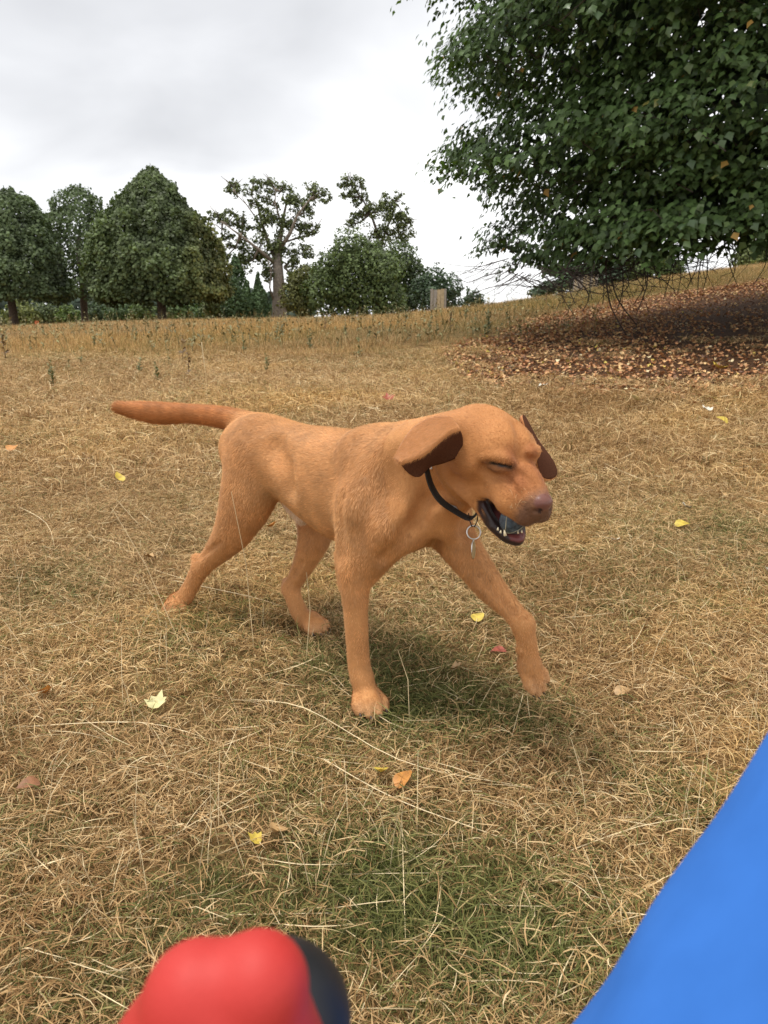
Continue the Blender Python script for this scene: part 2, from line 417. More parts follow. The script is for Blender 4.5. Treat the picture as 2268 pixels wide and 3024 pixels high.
def grass_all():
    K = 10
    c1 = tiles('turf', K, n=190, R=.09, lying=.50, L0=.018, L1=.060, w0=.0010, w1=.0020, up_el=(30, 80), up_L=(.012, .036))
    p = area_pts(.30, 3.4, .050)
    keep = rng.random(len(p)) < .55 + .6 * noise2(p[:, 0], p[:, 1], 5, 8); p = p[keep]
    for a_, b_ in ((1090, 2066), (945, 1862), (525, 1785)):
        g_ = ground_hit(a_, b_); p = p[np.hypot(p[:, 0] - g_[0], p[:, 1] - g_[1]) > .052]
    v = np.clip((noise2(p[:, 0], p[:, 1], 2.2, 40) - .5) * 2.2 + .5, 0, 1)
    scatter('dry_grass', p, rng.uniform(.75, 1.2, len(p)), c1, K, v)
    # green tufts that stand up out of the thatch
    c4 = tiles('tuft', 6, n=60, R=.05, lying=.1, L0=.03, L1=.06, w0=.0014, w1=.0026, up_el=(50, 88), up_L=(.02, .055))
    p = area_pts(.35, 3.6, .06); g = greenness(p[:, 0], p[:, 1]); p = p[rng.random(len(p)) < np.clip((g - .25) * .8, 0, .6)]
    scatter('green_grass', p, rng.uniform(.6, 1.1, len(p)), c4, 6, rng.uniform(.3, .8, len(p)), gadd=.35)
    c2 = tiles('field', K, n=150, R=.19, lying=.45, L0=.04, L1=.12, w0=.0024, w1=.0042, up_el=(35, 85), up_L=(.03, .09))
    p = area_pts(3.3, 9.0, .115, margin=1.5); li = in_litter(p[:, 0], p[:, 1])
    p = p[rng.random(len(p)) < np.where(li > .35, .02, np.where(li > -.2, .35, 1))]
    v = np.clip((noise2(p[:, 0], p[:, 1], .9, 40) - .5) * 2.2 + .5, 0, 1)
    scatter('dry_grass', p, rng.uniform(.75, 1.3, len(p)) * (1 - .2 * (p[:, 1] < 5)), c2, K, v, gmul=.8)
    c3 = tiles('hay', K, n=150, R=.42, lying=.12, L0=.15, L1=.35, w0=.006, w1=.010, up_el=(55, 88), up_L=(.12, .34))
    p = area_pts(8.6, 26, .20, margin=2.0, wx=.54); li = in_litter(p[:, 0], p[:, 1])
    p = p[rng.random(len(p)) < np.where(li > .5, .0, np.where(li > -.2, .25, 1))]
    li = in_litter(p[:, 0], p[:, 1])
    v = np.clip((noise2(p[:, 0], p[:, 1], .35, 40) - .5) * 2.0 + .75, 0, 1)
    hgt = .30 + .16 * np.clip((p[:, 1] - 8) / 9, 0, 1)
    scatter('dry_grass', p, rng.uniform(.7, 1.25, len(p)) * hgt * np.where(li > -1, .6, 1), c3, K, v, tilt=.08)
    p = area_pts(26, 75, .95, margin=4, wx=.56)
    scatter('dry_grass', p, rng.uniform(.6, 1.0, len(p)), c3, K, rng.uniform(.6, 1, len(p)), tilt=.05)
grass_all()

# fine stems of flowering weeds all along the ridge
mbw = MB()
for k in range(900):
    px, py = rng.uniform(-60, 1750), 0
    y_ = rng.uniform(9.5, 22) ** 1.0; x_ = (px - 1134) / F * y_
    g = np.array([x_, y_, float(gz(x_, y_))]); h = rng.uniform(.16, .42) * (.6 + .4 * y_ / 22); l = rng.normal(0, .05, 2)
    V, Fc = tube([Vector(g), Vector(g + np.array([l[0] * .3, l[1] * .3, h * .5])), Vector(g + np.array([l[0], l[1], h]))], [.004, .0035, .002], 3)
    mbw.add(V, Fc)
    for j in range(int(rng.integers(2, 7))):
        t = rng.uniform(.35, 1); c = Vector(g + np.array([l[0] * t, l[1] * t, h * t])); a = rng.uniform(0, 6.28); L = rng.uniform(.03, .07)
        d = Vector((math.cos(a), math.sin(a), rng.uniform(.1, .9))) * L; sd = Vector((-math.sin(a), math.cos(a), 0)) * L * .3
        mbw.add([c, c + d * .5 + sd, c + d, c + d * .5 - sd], [(0, 1, 2), (0, 2, 3)])
tag(mbw.build('weed_stems', simple_mat('stem_olive', (.20, .18, .07), .7, var=.5, scale=2.5), smooth=False), kind='stuff')

# single long straws lying and standing over the turf
m_straw = simple_mat('straw_stalk', (.70, .56, .33), .55, var=.3, scale=8)
def stalk(mb, pts, r=.0010, head=False):
    """pts: photograph pixels on the ground with a lift in metres"""
    q = []
    for px, py, h in pts:
        g = ground_hit(px, py); d = (CAM - g); t = h / max(d[2], .05)
        q.append(g + d * t)
    Q = []
    for i in range(len(q) - 1):
        p0, p1, p2, p3 = q[max(i - 1, 0)], q[i], q[i + 1], q[min(i + 2, len(q) - 1)]
        for t in (0, .25, .5, .75):
            Q.append(.5 * ((2 * p1) + (p2 - p0) * t + (2 * p0 - 5 * p1 + 4 * p2 - p3) * t * t + (3 * p1 - p0 - 3 * p2 + p3) * t ** 3))
    Q.append(q[-1]); n = len(Q)
    V, Fc = tube([Vector(v) for v in Q], [r * (1 - .6 * i / n) for i in range(n)], 3)
    mb.add(V, Fc)
mb = MB(); K_ = 2268 / 1659
for ln in [[(530, 1510, .02), (660, 1530, .035), (860, 1640, .03), (1080, 1690, .02), (1440, 1738, .01)], [(700, 1640, .03), (860, 1728, .03), (1090, 1812, .02), (1150, 1842, .01)],
           [(150, 1950, .0), (330, 1832, .02), (545, 1702, .03)], [(430, 1775, .02), (560, 1735, .02)], [(20, 1572, .01), (300, 1560, .03), (470, 1602, .01)],
           [(500, 1976, .01), (735, 1972, .015)], [(868, 1745, .0), (872, 1900, .03), (878, 2080, .0)], [(1240, 1785, .0), (1290, 1900, .03), (1360, 2060, .0)],
           [(1150, 1870, .01), (1380, 1785, .03), (1560, 1762, .01)], [(1330, 1960, .0), (1470, 1880, .03), (1590, 1870, .01)], [(0, 1380, .0), (150, 1345, .03), (280, 1330, .01)],
           [(380, 1255, .03), (545, 1290, .035), (640, 1320, .0)], [(700, 1460, .01), (840, 1560, .03), (930, 1580, .0)], [(1130, 1500, .03), (1100, 1610, .02), (1070, 1680, .0)],
           [(545, 1600, .01), (700, 1640, .02), (900, 1660, .0)], [(960, 1850, .0), (940, 1990, .03), (900, 2050, .0)], [(170, 1620, .0), (380, 1660, .02), (520, 1700, .0)], [(0, 1900, .0), (120, 1860, .02), (200, 1840, .0)],
           [(1230, 1390, .0), (1160, 1460, .02), (1100, 1520, .0)], [(30, 1090, .0), (100, 1130, .06), (120, 1200, .0)]]:
    stalk(mb, [(a * K_, b_ * K_, h) for a, b_, h in ln], .0011)
for k in range(700):
    px, py = rng.uniform(-100, 2300), rng.uniform(1120, 2980) if k > 90 else rng.uniform(1500, 2900)
    a = rng.uniform(0, 6.28); dpx = rng.uniform(30, 190) * (.5 + .5 * (py - 1000) / 2000)
    c = dpx * math.cos(a), dpx * math.sin(a) * .5
    stalk(mb, [(px - c[0], py - c[1], rng.uniform(0, .01)), (px + rng.normal(0, 8), py + rng.normal(0, 8), rng.uniform(.012, .04)), (px + c[0], py + c[1], rng.uniform(0, .02))], rng.uniform(.0006, .0012))
for k in range(260):       # upright thin stalks
    px, py = rng.uniform(-50, 2300), rng.uniform(1080, 2700)
    g = ground_hit(px, py); h = rng.uniform(.06, .16); l = rng.normal(0, .04, 2)
    if g[1] > 1.3 and abs(g[0] - .05) < .45 and g[1] < 2.2 and g[0] > -.4: continue
    V, Fc = tube([Vector(g), Vector(g + np.array([l[0] * .4, l[1] * .4, h * .6])), Vector(g + np.array([l[0], l[1], h]))], [.0008, .0006, .0004], 3)
    mb.add(V, Fc)
# tall stalks near the hind legs
for a0, a1 in [((745, 1800, 1.80), (683, 1452, 1.80)), ((478, 1840, 1.9), (415, 1700, 1.9)), ((520, 1750, 1.85), (330, 1500, 1.9)), ((60, 1850, 1.9), (30, 1600, 1.9)), ((1210, 2080, 1.5), (1175, 1920, 1.5)), ((900, 1850, 1.75), (905, 1690, 1.75)), ((610, 1160, 5.0), (595, 1010, 5.0))]:
    p0, p1 = P(*a0), P(*a1); p0[2] = gz(p0[0], p0[1])
    V, Fc = tube([Vector(p0), Vector(p0 * .45 + p1 * .55 + np.array([.01, 0, .01])), Vector(p1)], [.0009, .0008, .0006 if a0[2] < 4 else .004], 4)
    mb.add(V, Fc)
tag(mb.build('straw_stalks', m_straw, smooth=False), kind='stuff')

# ------------------------------------------------------------------ fallen leaves
def leafshape(L=1.0, lobes=True, curl=.12, cup=.1):
    if lobes: o = [(0, 0), (.22, .03), (.52, .30), (.34, .42), (.36, .62), (.16, .66), (0, 1.0)]
    else: o = [(0, 0), (.20, .06), (.34, .25), (.36, .45), (.28, .66), (.14, .86), (0, 1.0)]
    R_ = [(x, y, cup * x * x * 3 + curl * (y - .4) ** 2) for x, y in o]
    mid = [(0, y, -.03 + curl * (y - .4) ** 2) for y in (.25, .45, .7)]
    V = [(x * L, (y - .5) * L, z * L) for x, y, z in R_] + [(-x * L, (y - .5) * L, z * L) for x, y, z in R_[1:-1]] + [(x * L, (y - .5) * L, z * L) for x, y, z in mid]
    m1_, m2_, m3_ = 12, 13, 14
    Fc = [(0, 1, m1_), (1, 2, m1_), (2, 3, m2_, m1_), (3, 4, m2_), (4, 5, m3_, m2_), (5, 6, m3_), (0, m1_, 7), (7, m1_, 8), (8, m1_, m2_, 9), (9, m2_, 10), (10, m2_, m3_, 11), (11, m3_, 6)]
    return V, Fc
def leaf_mat(name, c):
    m, nt, b = new_mat(name)
    tcn = N(nt, 'ShaderNodeTexCoord'); n = N(nt, 'ShaderNodeTexNoise', Scale=60.0, Detail=4.0)
    nt.links.new(tcn.outputs['Object'], n.inputs['Vector'])
    nt.links.new(ramp(nt, [(.3, tuple(x * .65 for x in c)), (.6, c), (.8, tuple(min(.9, x * 1.25) for x in c))], n.outputs[0]), b.inputs['Base Color'])
    b.inputs['Roughness'].default_value = .55
    return m
LM = {'yellow': leaf_mat('leaf_yellow', (.62, .46, .07)), 'pale': leaf_mat('leaf_pale', (.66, .60, .30)), 'white': leaf_mat('leaf_bleached', (.72, .68, .56)),
      'orange': leaf_mat('leaf_orange', (.56, .24, .05)), 'tan': leaf_mat('leaf_tan', (.48, .30, .13)), 'red': leaf_mat('leaf_red', (.34, .07, .035)), 'brown': leaf_mat('leaf_brown', (.28, .12, .05))}
LV = [mesh('fallen_leaf', np.array(v), f, []) for v, f in (leafshape(.05, True, .5, .35), leafshape(.05, False, .7, .5), leafshape(.05, False, -.5, .25))]
for k, (px, py, s_, cn, lab) in enumerate([
    (348, 1541, 1.0, 'pale', 'pale yellow fallen leaf lying left of the front paw, in the lower left turf'),
    (823, 1697, .75, 'yellow', 'yellow fallen leaf touching the brown orange leaf below the front paw'),
    (872, 1707, 1.0, 'orange', 'curled brown orange leaf lying just below the planted front paw'),
    (551, 1842, .55, 'yellow', 'small bright yellow leaf scrap in the grass above the red toy'),
    (600, 1828, .9, 'tan', 'tan shrivelled leaf lying beside the small yellow scrap above the red toy'),
    (1030, 1353, 1.0, 'yellow', 'golden leaf lying between the planted and the lifted front legs'),
    (988, 1466, .8, 'tan', 'tan and white curled leaf right of the planted front paw'),
    (590, 1155, 1.1, 'orange', 'bright orange leaf seen between the two hind legs'),
    (1471, 1149, 1.2, 'yellow', 'large yellow leaf on the grass right of the muzzle'),
    (1475, 1111, .9, 'white', 'bleached white leaf just above the large yellow leaf by the muzzle'),
    (1560, 1495, .8, 'tan', 'narrow tan leaf right of the lifted front paw'),
    (1340, 1517, .8, 'tan', 'pinkish tan leaf on the turf below and right of the lifted paw'),
    (1173, 857, 1.4, 'white', 'white leaf standing in the grass behind the dark red far ear, above the head'),
    (1366, 887, 1.6, 'pale', 'pale leaf in the grass below the left end of the leaf litter'),
    (1556, 935, 1.4, 'yellow', 'yellow leaf in the grass below the right half of the leaf litter'),
    (1547, 815, 2.6, 'yellow', 'broad yellow leaf on the front edge of the leaf litter'),
    (260, 1049, 1.2, 'yellow', 'small yellow leaf between the tail and the hind leg at the left'),
    (33, 997, 1.6, 'orange', 'orange leaf near the left picture edge below the tail tip'),
    (1326, 1186, .6, 'white', 'tiny white leaf below the open mouth, right of the chest'),
    (1652, 1256, .8, 'white', 'white leaf fragment at the right picture edge'),
    (1073, 1428, .9, 'red', 'narrow red leaf upright in the grass inside the lifted foreleg'),
    (838, 884, 1.8, 'red', 'reddish leaf in the grass above the middle of the back'),
    (108, 1522, .9, 'orange', 'dull orange leaf in the turf near the left edge, level with the front paw'),
    (72, 1722, .8, 'brown', 'brown leaf in the turf at the lower left edge'),
    (320, 1222, .9, 'tan', 'pale tan leaf just left of the stretched hind foot'),
    (725, 1250, .8, 'tan', 'tan leaf on the grass between hind leg and foreleg'),
    (1555, 1082, 1.0, 'tan', 'tan leaf at the right, above the large yellow leaf'),
    (1520, 912, 1.4, 'white', 'small white leaf left of the yellow leaf below the litter')]):
    g = ground_hit(px * K_, py * K_)
    o = link('fallen_leaf', LV[k % 3].copy(), None, tuple(g + np.array([0, -.01, (.036 if g[1] < 3.4 else .08)])))
    o.data.materials.append(LM[cn]); s_ *= 1.02; o.scale = (s_, s_, s_)
    o.rotation_euler = (rng.uniform(.15, .6), rng.uniform(-.3, .3), rng.uniform(0, 6.28))
    tag(o, lab, 'leaf', 'single fallen leaves on the grass')

# leaf litter under the big tree
def litter():
    n = 110000
    x = rng.uniform(LIT[:, 0].min(), 11, n); y = rng.uniform(LIT[:, 1].min() - .7, 18, n)
    li = in_litter(x, y)
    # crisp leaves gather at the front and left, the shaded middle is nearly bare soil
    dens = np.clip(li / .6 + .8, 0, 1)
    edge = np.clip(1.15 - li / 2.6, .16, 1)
    px_ = 1134 + F * x / np.maximum(y, .1)
    keep = rng.random(n) < dens * edge * (.25 + 1.2 * noise2(x, y, 1.1, 71))
    keep &= px_ < 2420
    x, y = x[keep], y[keep]; n = len(x)
    V0, F0 = leafshape(1.0, False, .9, .6); V0 = np.array(V0); V1 = np.array(leafshape(1.0, True, .7, .5)[0])
    tf = []
    for f in F0: tf += [(f[0], f[i], f[i + 1]) for i in range(1, len(f) - 1)]
    tf = np.array(tf)
    s = rng.uniform(.022, .048, n); yaw = rng.uniform(0, 6.28, n); p_ = rng.normal(0, .38, n); r_ = rng.normal(0, .38, n)
    B_ = np.where((rng.random(n) < .5)[:, None, None], V0, V1) * s[:, None, None]
    cy, sy, cp, sp, cr, sr = np.cos(yaw), np.sin(yaw), np.cos(p_), np.sin(p_), np.cos(r_), np.sin(r_)
    M = np.stack([np.stack([cy * cp, cy * sp * sr - sy * cr, cy * sp * cr + sy * sr], 1), np.stack([sy * cp, sy * sp * sr + cy * cr, sy * sp * cr - cy * sr], 1), np.stack([-sp, cp * sr, cp * cr], 1)], 1)
    W_ = np.einsum('nij,nkj->nki', M, B_) + np.stack([x, y, gz(x, y) + rng.uniform(.005, .04, n)], 1)[:, None]
    pal = np.array([(.46, .23, .10), (.38, .17, .07), (.52, .31, .14), (.24, .10, .04), (.58, .38, .17), (.60, .50, .30), (.15, .07, .035), (.55, .42, .09)])
    c = pal[rng.choice(8, n, p=[.22, .2, .17, .14, .12, .04, .09, .02])] * rng.uniform(.85, 1.45, (n, 1))
    m, nt, b = new_mat('leaf_litter'); a = N(nt, 'ShaderNodeAttribute', attribute_name='leaf_col'); nt.links.new(a.outputs['Color'], b.inputs['Base Color']); b.inputs['Roughness'].default_value = .6
    T = (np.arange(n)[:, None, None] * len(V0) + tf).reshape(-1, 3)
    o = link('leaf_litter', mesh('leaf_litter', W_.reshape(-1, 3), T, [m], False, attrs={'leaf_col': ('POINT', 'FLOAT_COLOR', np.repeat(c, len(V0), 0))}))
    tag(o, kind='stuff'); print('litter', n)
litter()

# ------------------------------------------------------------------ weeds standing in the field
m_weed = simple_mat('weed_green', (.15, .165, .055), .6, var=.4, scale=20)
m_weed2 = simple_mat('weed_brown', (.16, .10, .045), .7, var=.4, scale=20)
def weed_mesh(seed):
    r = random.Random(seed); mb = MB(); h = 1.0
    for s in range(r.choice((1, 2, 2))):
        lx, ly = r.uniform(-.12, .12), r.uniform(-.12, .12); hh = h * r.uniform(.7, 1)
        pts = [Vector((lx * t * 1.2, ly * t * 1.2, hh * t)) for t in (0, .35, .7, 1)]
        V, Fc = tube(pts, [.018, .014, .010, .005], 4); mb.add(V, Fc)
        for k in range(r.randint(24, 34)):
            t = r.uniform(.12, 1); c = Vector((lx * t * 1.2, ly * t * 1.2, hh * t)); a = r.uniform(0, 6.28); L = r.uniform(.12, .26) * (1.2 - .6 * t)
            d = Vector((math.cos(a), math.sin(a), r.uniform(-.1, .9))).normalized() * L; sd = d.cross(Vector((0, 0, 1))).normalized() * L * .24
            mb.add([c, c + d * .5 + sd, c + d, c + d * .5 - sd + Vector((0, 0, -.01))], [(0, 1, 2), (0, 2, 3)])
    return mb
WM = []
for k in range(5):
    mb = weed_mesh(k); me = mesh('weed', np.array(mb.V), mb.F, [m_weed if k != 3 else m_weed2], False); WM.append(me)
spots = [(160, 1150, 110), (205, 1105, 55), (410, 1120, 70), (560, 1130, 120), (500, 1090, 60), (915, 1040, 60), (1060, 1060, 110), (470, 1140, 90), (540, 1075, 80), (720, 1045, 65), (790, 1110, 60), (400, 1015, 60), (640, 990, 45),
         (20, 1075, 130), (90, 1040, 45), (280, 1030, 45), (1090, 1010, 60), (1310, 975, 40), (1330, 985, 50), (1430, 1000, 85), (1440, 985, 70), (1405, 985, 60), (1265, 990, 60), (1335, 960, 40), (1495, 950, 50), (1375, 950, 45), (1150, 985, 50),
         (830, 1000, 45), (960, 985, 40), (690, 1020, 50), (1200, 955, 35), (330, 990, 40), (130, 1000, 40), (1610, 905, 45), (1680, 915, 45), (1740, 890, 45), (1560, 935, 40), (1640, 890, 40), (1800, 880, 40), (240, 1085, 60), (1020, 1000, 45), (760, 965, 30), (1290, 1000, 60)]
WEEDS = []
for k, (px, py, hp) in enumerate(spots):
    hp = min(hp, 80) * 1.15
    g = ground_hit(px, py); s_ = hp * float((g - CAM) @ AX_F) / F
    o = link('weed', WM[k % 5], None, tuple(g)); o.scale = (s_ * .9, s_ * .9, s_); o.rotation_euler = (0, 0, rng.uniform(0, 6.28))
    lm = min([(40, 'leftmost lime'), (237, 'second lime'), (465, 'largest lime'), (720, 'two conifers'), (820, 'old oak trunk'), (1040, 'broad bushy tree'), (1295, 'pale tree guard'), (1400, 'lone round bush'), (1600, 'leftmost hanging twigs'), (1760, 'guard behind the twigs')], key=lambda q_: abs(q_[0] - px))
    sz = 'tall' if hp > 95 else 'knee high' if hp > 62 else 'short' if hp > 44 else 'tiny'
    where = 'up on the crest' if py < 960 else 'just below the crest' if py < 1005 else 'partway down the slope' if py < 1070 else 'low on the slope'
    side = 'left of' if px < lm[0] - 25 else 'right of' if px > lm[0] + 25 else 'below'
    lab = f"{sz} {'brown' if k % 5 == 3 else 'green'} weed {where}, {side} the {lm[1]}"
    tag(o, lab, 'weed', 'spindly weeds in the tall dry grass'); WEEDS.append((lab, px, o))
for lab in {l_ for l_, _, _ in WEEDS}:
    same = sorted((q_ for q_ in WEEDS if q_[0] == lab), key=lambda q_: q_[1])
    if len(same) > 1:
        for i_, q_ in enumerate(same): q_[2]['label'] = lab + (', farther left' if i_ == 0 else ', farther right' if i_ == len(same) - 1 else ', middle one')
# ------------------------------------------------------------------ the dog: one continuous body
HD = np.array([0.707, -0.707, 0.0]); RT = np.array([-0.707, -0.707, 0.0]); UP = np.array([0, 0, 1.0])
HIP0 = np.array([-0.325, 1.98, 0.0])
def B(s, l, z): return HIP0 + HD * s + RT * l + UP * z
def _rot(a, b, c):
    ca, sa, cb, sb, cc_, sc_ = math.cos(a), math.sin(a), math.cos(b), math.sin(b), math.cos(c), math.sin(c)
    return np.array([[ca, -sa, 0], [sa, ca, 0], [0, 0, 1]]) @ np.array([[cb, 0, sb], [0, 1, 0], [-sb, 0, cb]]) @ np.array([[1, 0, 0], [0, cc_, -sc_], [0, sc_, cc_]])
HM = _rot(math.radians(-60), math.radians(18), math.radians(4))
HC = np.array([0.210, 1.385, 0.592]); HS = 1.02
def H(x, y, z):
    x = x if x < .03 else .03 + (x - .03) * .90
    return HC + HM @ (np.array([x, y, z]) * HS)
def Hd(x, y, z):
    v = HM @ np.array([x, y, z], float); return v / np.linalg.norm(v)

prims = []
def rc(a, ra, b, rb, k=0.03, flow=(-.7, .7, -.3), op=1): prims.append(('rc', np.array(a, float), ra, np.array(b, float), rb, k, np.array(flow, float), op))
def el(c, r, M=None, k=0.03, flow=(-.7, .7, -.3), op=1):
    prims.append(('el', np.array(c, float), np.array(r, float), np.eye(3) if M is None else M, 0, k, np.array(flow, float), op))
def tri(a, b, c, th, k=0.006, flow=(-.7, .7, -.3)): prims.append(('tri', np.array(a, float), np.array(b, float), np.array(c, float), th, k, np.array(flow, float), 1))
def prim_d(pr, X):
    t = pr[0]
    if t == 'rc':
        _, a, ra, b, rb, k, fl, op = pr
        ba = b - a; L2 = max(ba @ ba, 1e-9)
        h = np.clip(((X - a) @ ba) / L2, 0, 1)
        return np.linalg.norm(X - a - h[..., None] * ba, axis=-1) - (ra + (rb - ra) * h)
    if t == 'pc':
        best = None
        for a, ra, b, rb in zip(pr[1], pr[2], pr[1][1:], pr[2][1:]):
            ba = b - a; h = np.clip(((X - a) @ ba) / max(ba @ ba, 1e-9), 0, 1)
            d = np.linalg.norm(X - a - h[..., None] * ba, axis=-1) - (ra + (rb - ra) * h)
            best = d if best is None else np.minimum(best, d)
        return best
    if t == 'el':
        _, c, r, M, _z, k, fl, op = pr
        q = (X - c) @ M
        k0 = np.linalg.norm(q / r, axis=-1); k1 = np.linalg.norm(q / (r * r), axis=-1)
        return k0 * (k0 - 1) / np.maximum(k1, 1e-9)
    _, a, b, c, th, k, fl, op = pr
    ba, cb, ac = b - a, c - b, a - c
    n = np.cross(ba, ac)
    pa, pb, pc = X - a, X - b, X - c
    s = np.sign(pa @ np.cross(ba, n)) + np.sign(pb @ np.cross(cb, n)) + np.sign(pc @ np.cross(ac, n))
    def e(p_, v):
        h = np.clip((p_ @ v) / (v @ v), 0, 1)
        q = p_ - h[..., None] * v
        return (q * q).sum(-1)
    de = np.minimum(np.minimum(e(pa, ba), e(pb, cb)), e(pc, ac))
    dp = (pa @ n) ** 2 / (n @ n)
    return np.sqrt(np.where(s >= 2, dp, de)) - th
def prim_box(pr):
    t = pr[0]
    if t == 'rc': r = max(pr[2], pr[4]); pts = np.stack([pr[1] - r, pr[1] + r, pr[3] - r, pr[3] + r])
    elif t == 'pc': r = pr[2].max(); pts = np.concatenate([pr[1] - r, pr[1] + r])
    elif t == 'el':
        e = np.sqrt(((pr[3] * pr[2]) ** 2).sum(1)); pts = np.stack([pr[1] - e, pr[1] + e])
    else: pts = np.stack([pr[1], pr[2], pr[3]]); pts = np.concatenate([pts - pr[4], pts + pr[4]])
    return pts.min(0), pts.max(0)


def S(px, py, off=0.0, y0=1.15, y1=2.3):
    """first body-surface point on the line of sight through a pixel, pulled `off` metres towards the camera"""
    d0 = P(px, py, 1.0) - CAM
    ys = np.linspace(y0, y1, 500)
    X = CAM + d0 * ys[:, None]
    v = np.full(len(ys), .08)
    for pr in prims:
        k = pr[5]; d = prim_d(pr, X)
        if pr[7] < 0: d = -d
        hh = np.maximum(k - np.abs(v - d), 0) / k
        v = np.maximum(v, d) + hh * hh * k * .25 if pr[7] < 0 else np.minimum(v, d) - hh * hh * k * .25
    i = np.argmax(v < 0) if (v < 0).any() else int(np.argmin(v))
    return X[i] - d0 / np.linalg.norm(d0) * off
def crease(pts, r, k, off=0.0, op=-1, flow=(0, 0, -1)):
    q = np.array([S(a, b, off) for a, b in pts])
    rr = np.array(r if isinstance(r, (list, tuple)) else [r] * len(pts), float)
    pc(q, rr, k, flow, op)
BM = np.stack([HD, RT, UP], 1)            # columns: body axes
def bel(s, l, z, r, k=0.04, tilt=0.0, flow=(-.72, .68, -.15)):
    ct, st = math.cos(tilt), math.sin(tilt)
    M = np.stack([HD * ct + UP * st, RT, -HD * st + UP * ct], 1)
    el(B(s, l, z), r, M, k, flow)
def chain(pts, k=0.02, flow=(0, 0, -1)):
    q = [(*PZ(a, b, Y), r) for a, b, Y, r in pts]
    pc(np.array([a for a, m, r in q]), np.array([r * m for a, m, r in q]), k, flow)
def pc(pts, rad, k=0.02, flow=(0, 0, -1), op=1, sub=4):
    """one smooth tapered limb through the points (Catmull-Rom)"""
    Pp = np.concatenate([[2 * pts[0] - pts[1]], pts, [2 * pts[-1] - pts[-2]]]); Rr = np.concatenate([[rad[0]], rad, [rad[-1]]])
    op_, or_ = [], []
    for i in range(1, len(Pp) - 2):
        for j in range(sub):
            t = j / sub
            c = np.array([-.5 * t + t * t - .5 * t ** 3, 1 - 2.5 * t * t + 1.5 * t ** 3, .5 * t + 2 * t * t - 1.5 * t ** 3, -.5 * t * t + .5 * t ** 3])
            op_.append(c @ Pp[i - 1:i + 3]); or_.append(c @ Rr[i - 1:i + 3])
    op_.append(pts[-1]); or_.append(rad[-1])
    prims.append(('pc', np.array(op_), np.array(or_), None, 0, k, np.array(flow, float), op))

BACK = (-.72, .68, -.2); DOWN = (-.2, .15, -1)
# torso
bel(0.36, 0, 0.468, (0.20, 0.108, 0.122), 0.05, tilt=-0.10)
bel(0.20, 0, 0.490, (0.19, 0.090, 0.090), 0.06, tilt=-0.16)
bel(0.02, 0, 0.505, (0.125, 0.092, 0.082), 0.06)
bel(-0.045, 0, 0.515, (0.07, 0.060, 0.062), 0.05)
bel(0.50, 0, 0.455, (0.11, 0.098, 0.110), 0.05, tilt=0.1)
rc(B(0.0, 0, 0.545), 0.042, B(0.28, 0, 0.524), 0.036, 0.05, BACK)
rc(B(0.28, 0, 0.524), 0.036, B(0.46, 0, 0.560), 0.038, 0.05, BACK)
rc(B(0.52, 0, 0.425), 0.046, B(0.59, 0, 0.455), 0.043, 0.04, DOWN)            # breastbone
for sd_ in (1, -1):
    rc(B(0.43, .045 * sd_, 0.56), 0.045, B(0.57, .078 * sd_, 0.435), 0.056, 0.03, DOWN)   # shoulder blade
    if sd_ > 0: rc(B(0.57, .078, 0.43), 0.052, B(0.485, .088, 0.33), 0.045, 0.025, DOWN)  # upper arm
    bel(0.455, .06 * sd_, 0.43, (0.06, 0.05, 0.10), 0.03, flow=DOWN)
# belly line and sheath
rc(B(0.33, 0, 0.405), 0.060, B(0.14, 0, 0.452), 0.045, 0.05, BACK)
# neck
rc(B(0.46, 0, 0.53), 0.084, H(-.075, 0, .005), 0.064, 0.045, (-.3, .5, -.5))
rc(B(0.53, 0, 0.47), 0.084, H(-.075, 0, -.030), 0.052, 0.03, (-.3, .4, -.9))
rc(B(0.58, 0, 0.43), 0.056, H(-.060, 0, -.06), 0.036, 0.03, (-.2, .2, -1))
# right fore leg (planted, nearest)
LEG = (0.0, 0.1, -1)
chain([(1070, 1480, 1.575, 78), (1046, 1590, 1.565, 58), (1047, 1680, 1.562, 46), (1050, 1790, 1.56, 37), (1055, 1890, 1.56, 33), (1060, 1960, 1.56, 33), (1070, 2005, 1.555, 35)], 0.022, LEG)
chain([(1010, 1640, 1.60, 22), (1020, 1720, 1.585, 22)], 0.02, LEG)   # point of elbow
# left fore leg (lifted, reaching forward)
chain([(1300, 1500, 1.60, 75), (1350, 1600, 1.575, 62), (1398, 1668, 1.55, 52), (1448, 1735, 1.53, 43), (1502, 1793, 1.51, 33), (1545, 1844, 1.49, 31)], 0.022, LEG)
chain([(1545, 1846, 1.49, 33), (1556, 1900, 1.485, 29), (1562, 1960, 1.485, 31)], 0.012, LEG)
# right hind leg (stretched back)
chain([(770, 1330, 1.94, 92), (738, 1440, 1.935, 83), (712, 1520, 1.945, 68), (683, 1578, 1.965, 54), (642, 1630, 2.0, 37), (597, 1672, 2.03, 26)], 0.03, DOWN)
chain([(835, 1340, 1.91, 55), (780, 1425, 1.91, 48), (735, 1505, 1.935, 40)], 0.04, DOWN)
chain([(598, 1672, 2.03, 25), (580, 1648, 2.045, 15)], 0.012, DOWN)
chain([(592, 1680, 2.035, 26), (565, 1730, 2.055, 23), (545, 1765, 2.06, 25)], 0.012, LEG)
# left hind leg (under the body)
chain([(885, 1410, 2.06, 78), (928, 1505, 2.00, 62), (930, 1580, 1.95, 50), (910, 1640, 1.955, 38), (880, 1700, 1.965, 27), (857, 1738, 1.97, 23)], 0.025, DOWN)
chain([(857, 1738, 1.97, 22), (846, 1718, 1.985, 13)], 0.01, DOWN)
chain([(859, 1742, 1.965, 23), (880, 1800, 1.945, 25), (905, 1838, 1.925, 26)], 0.012, LEG)
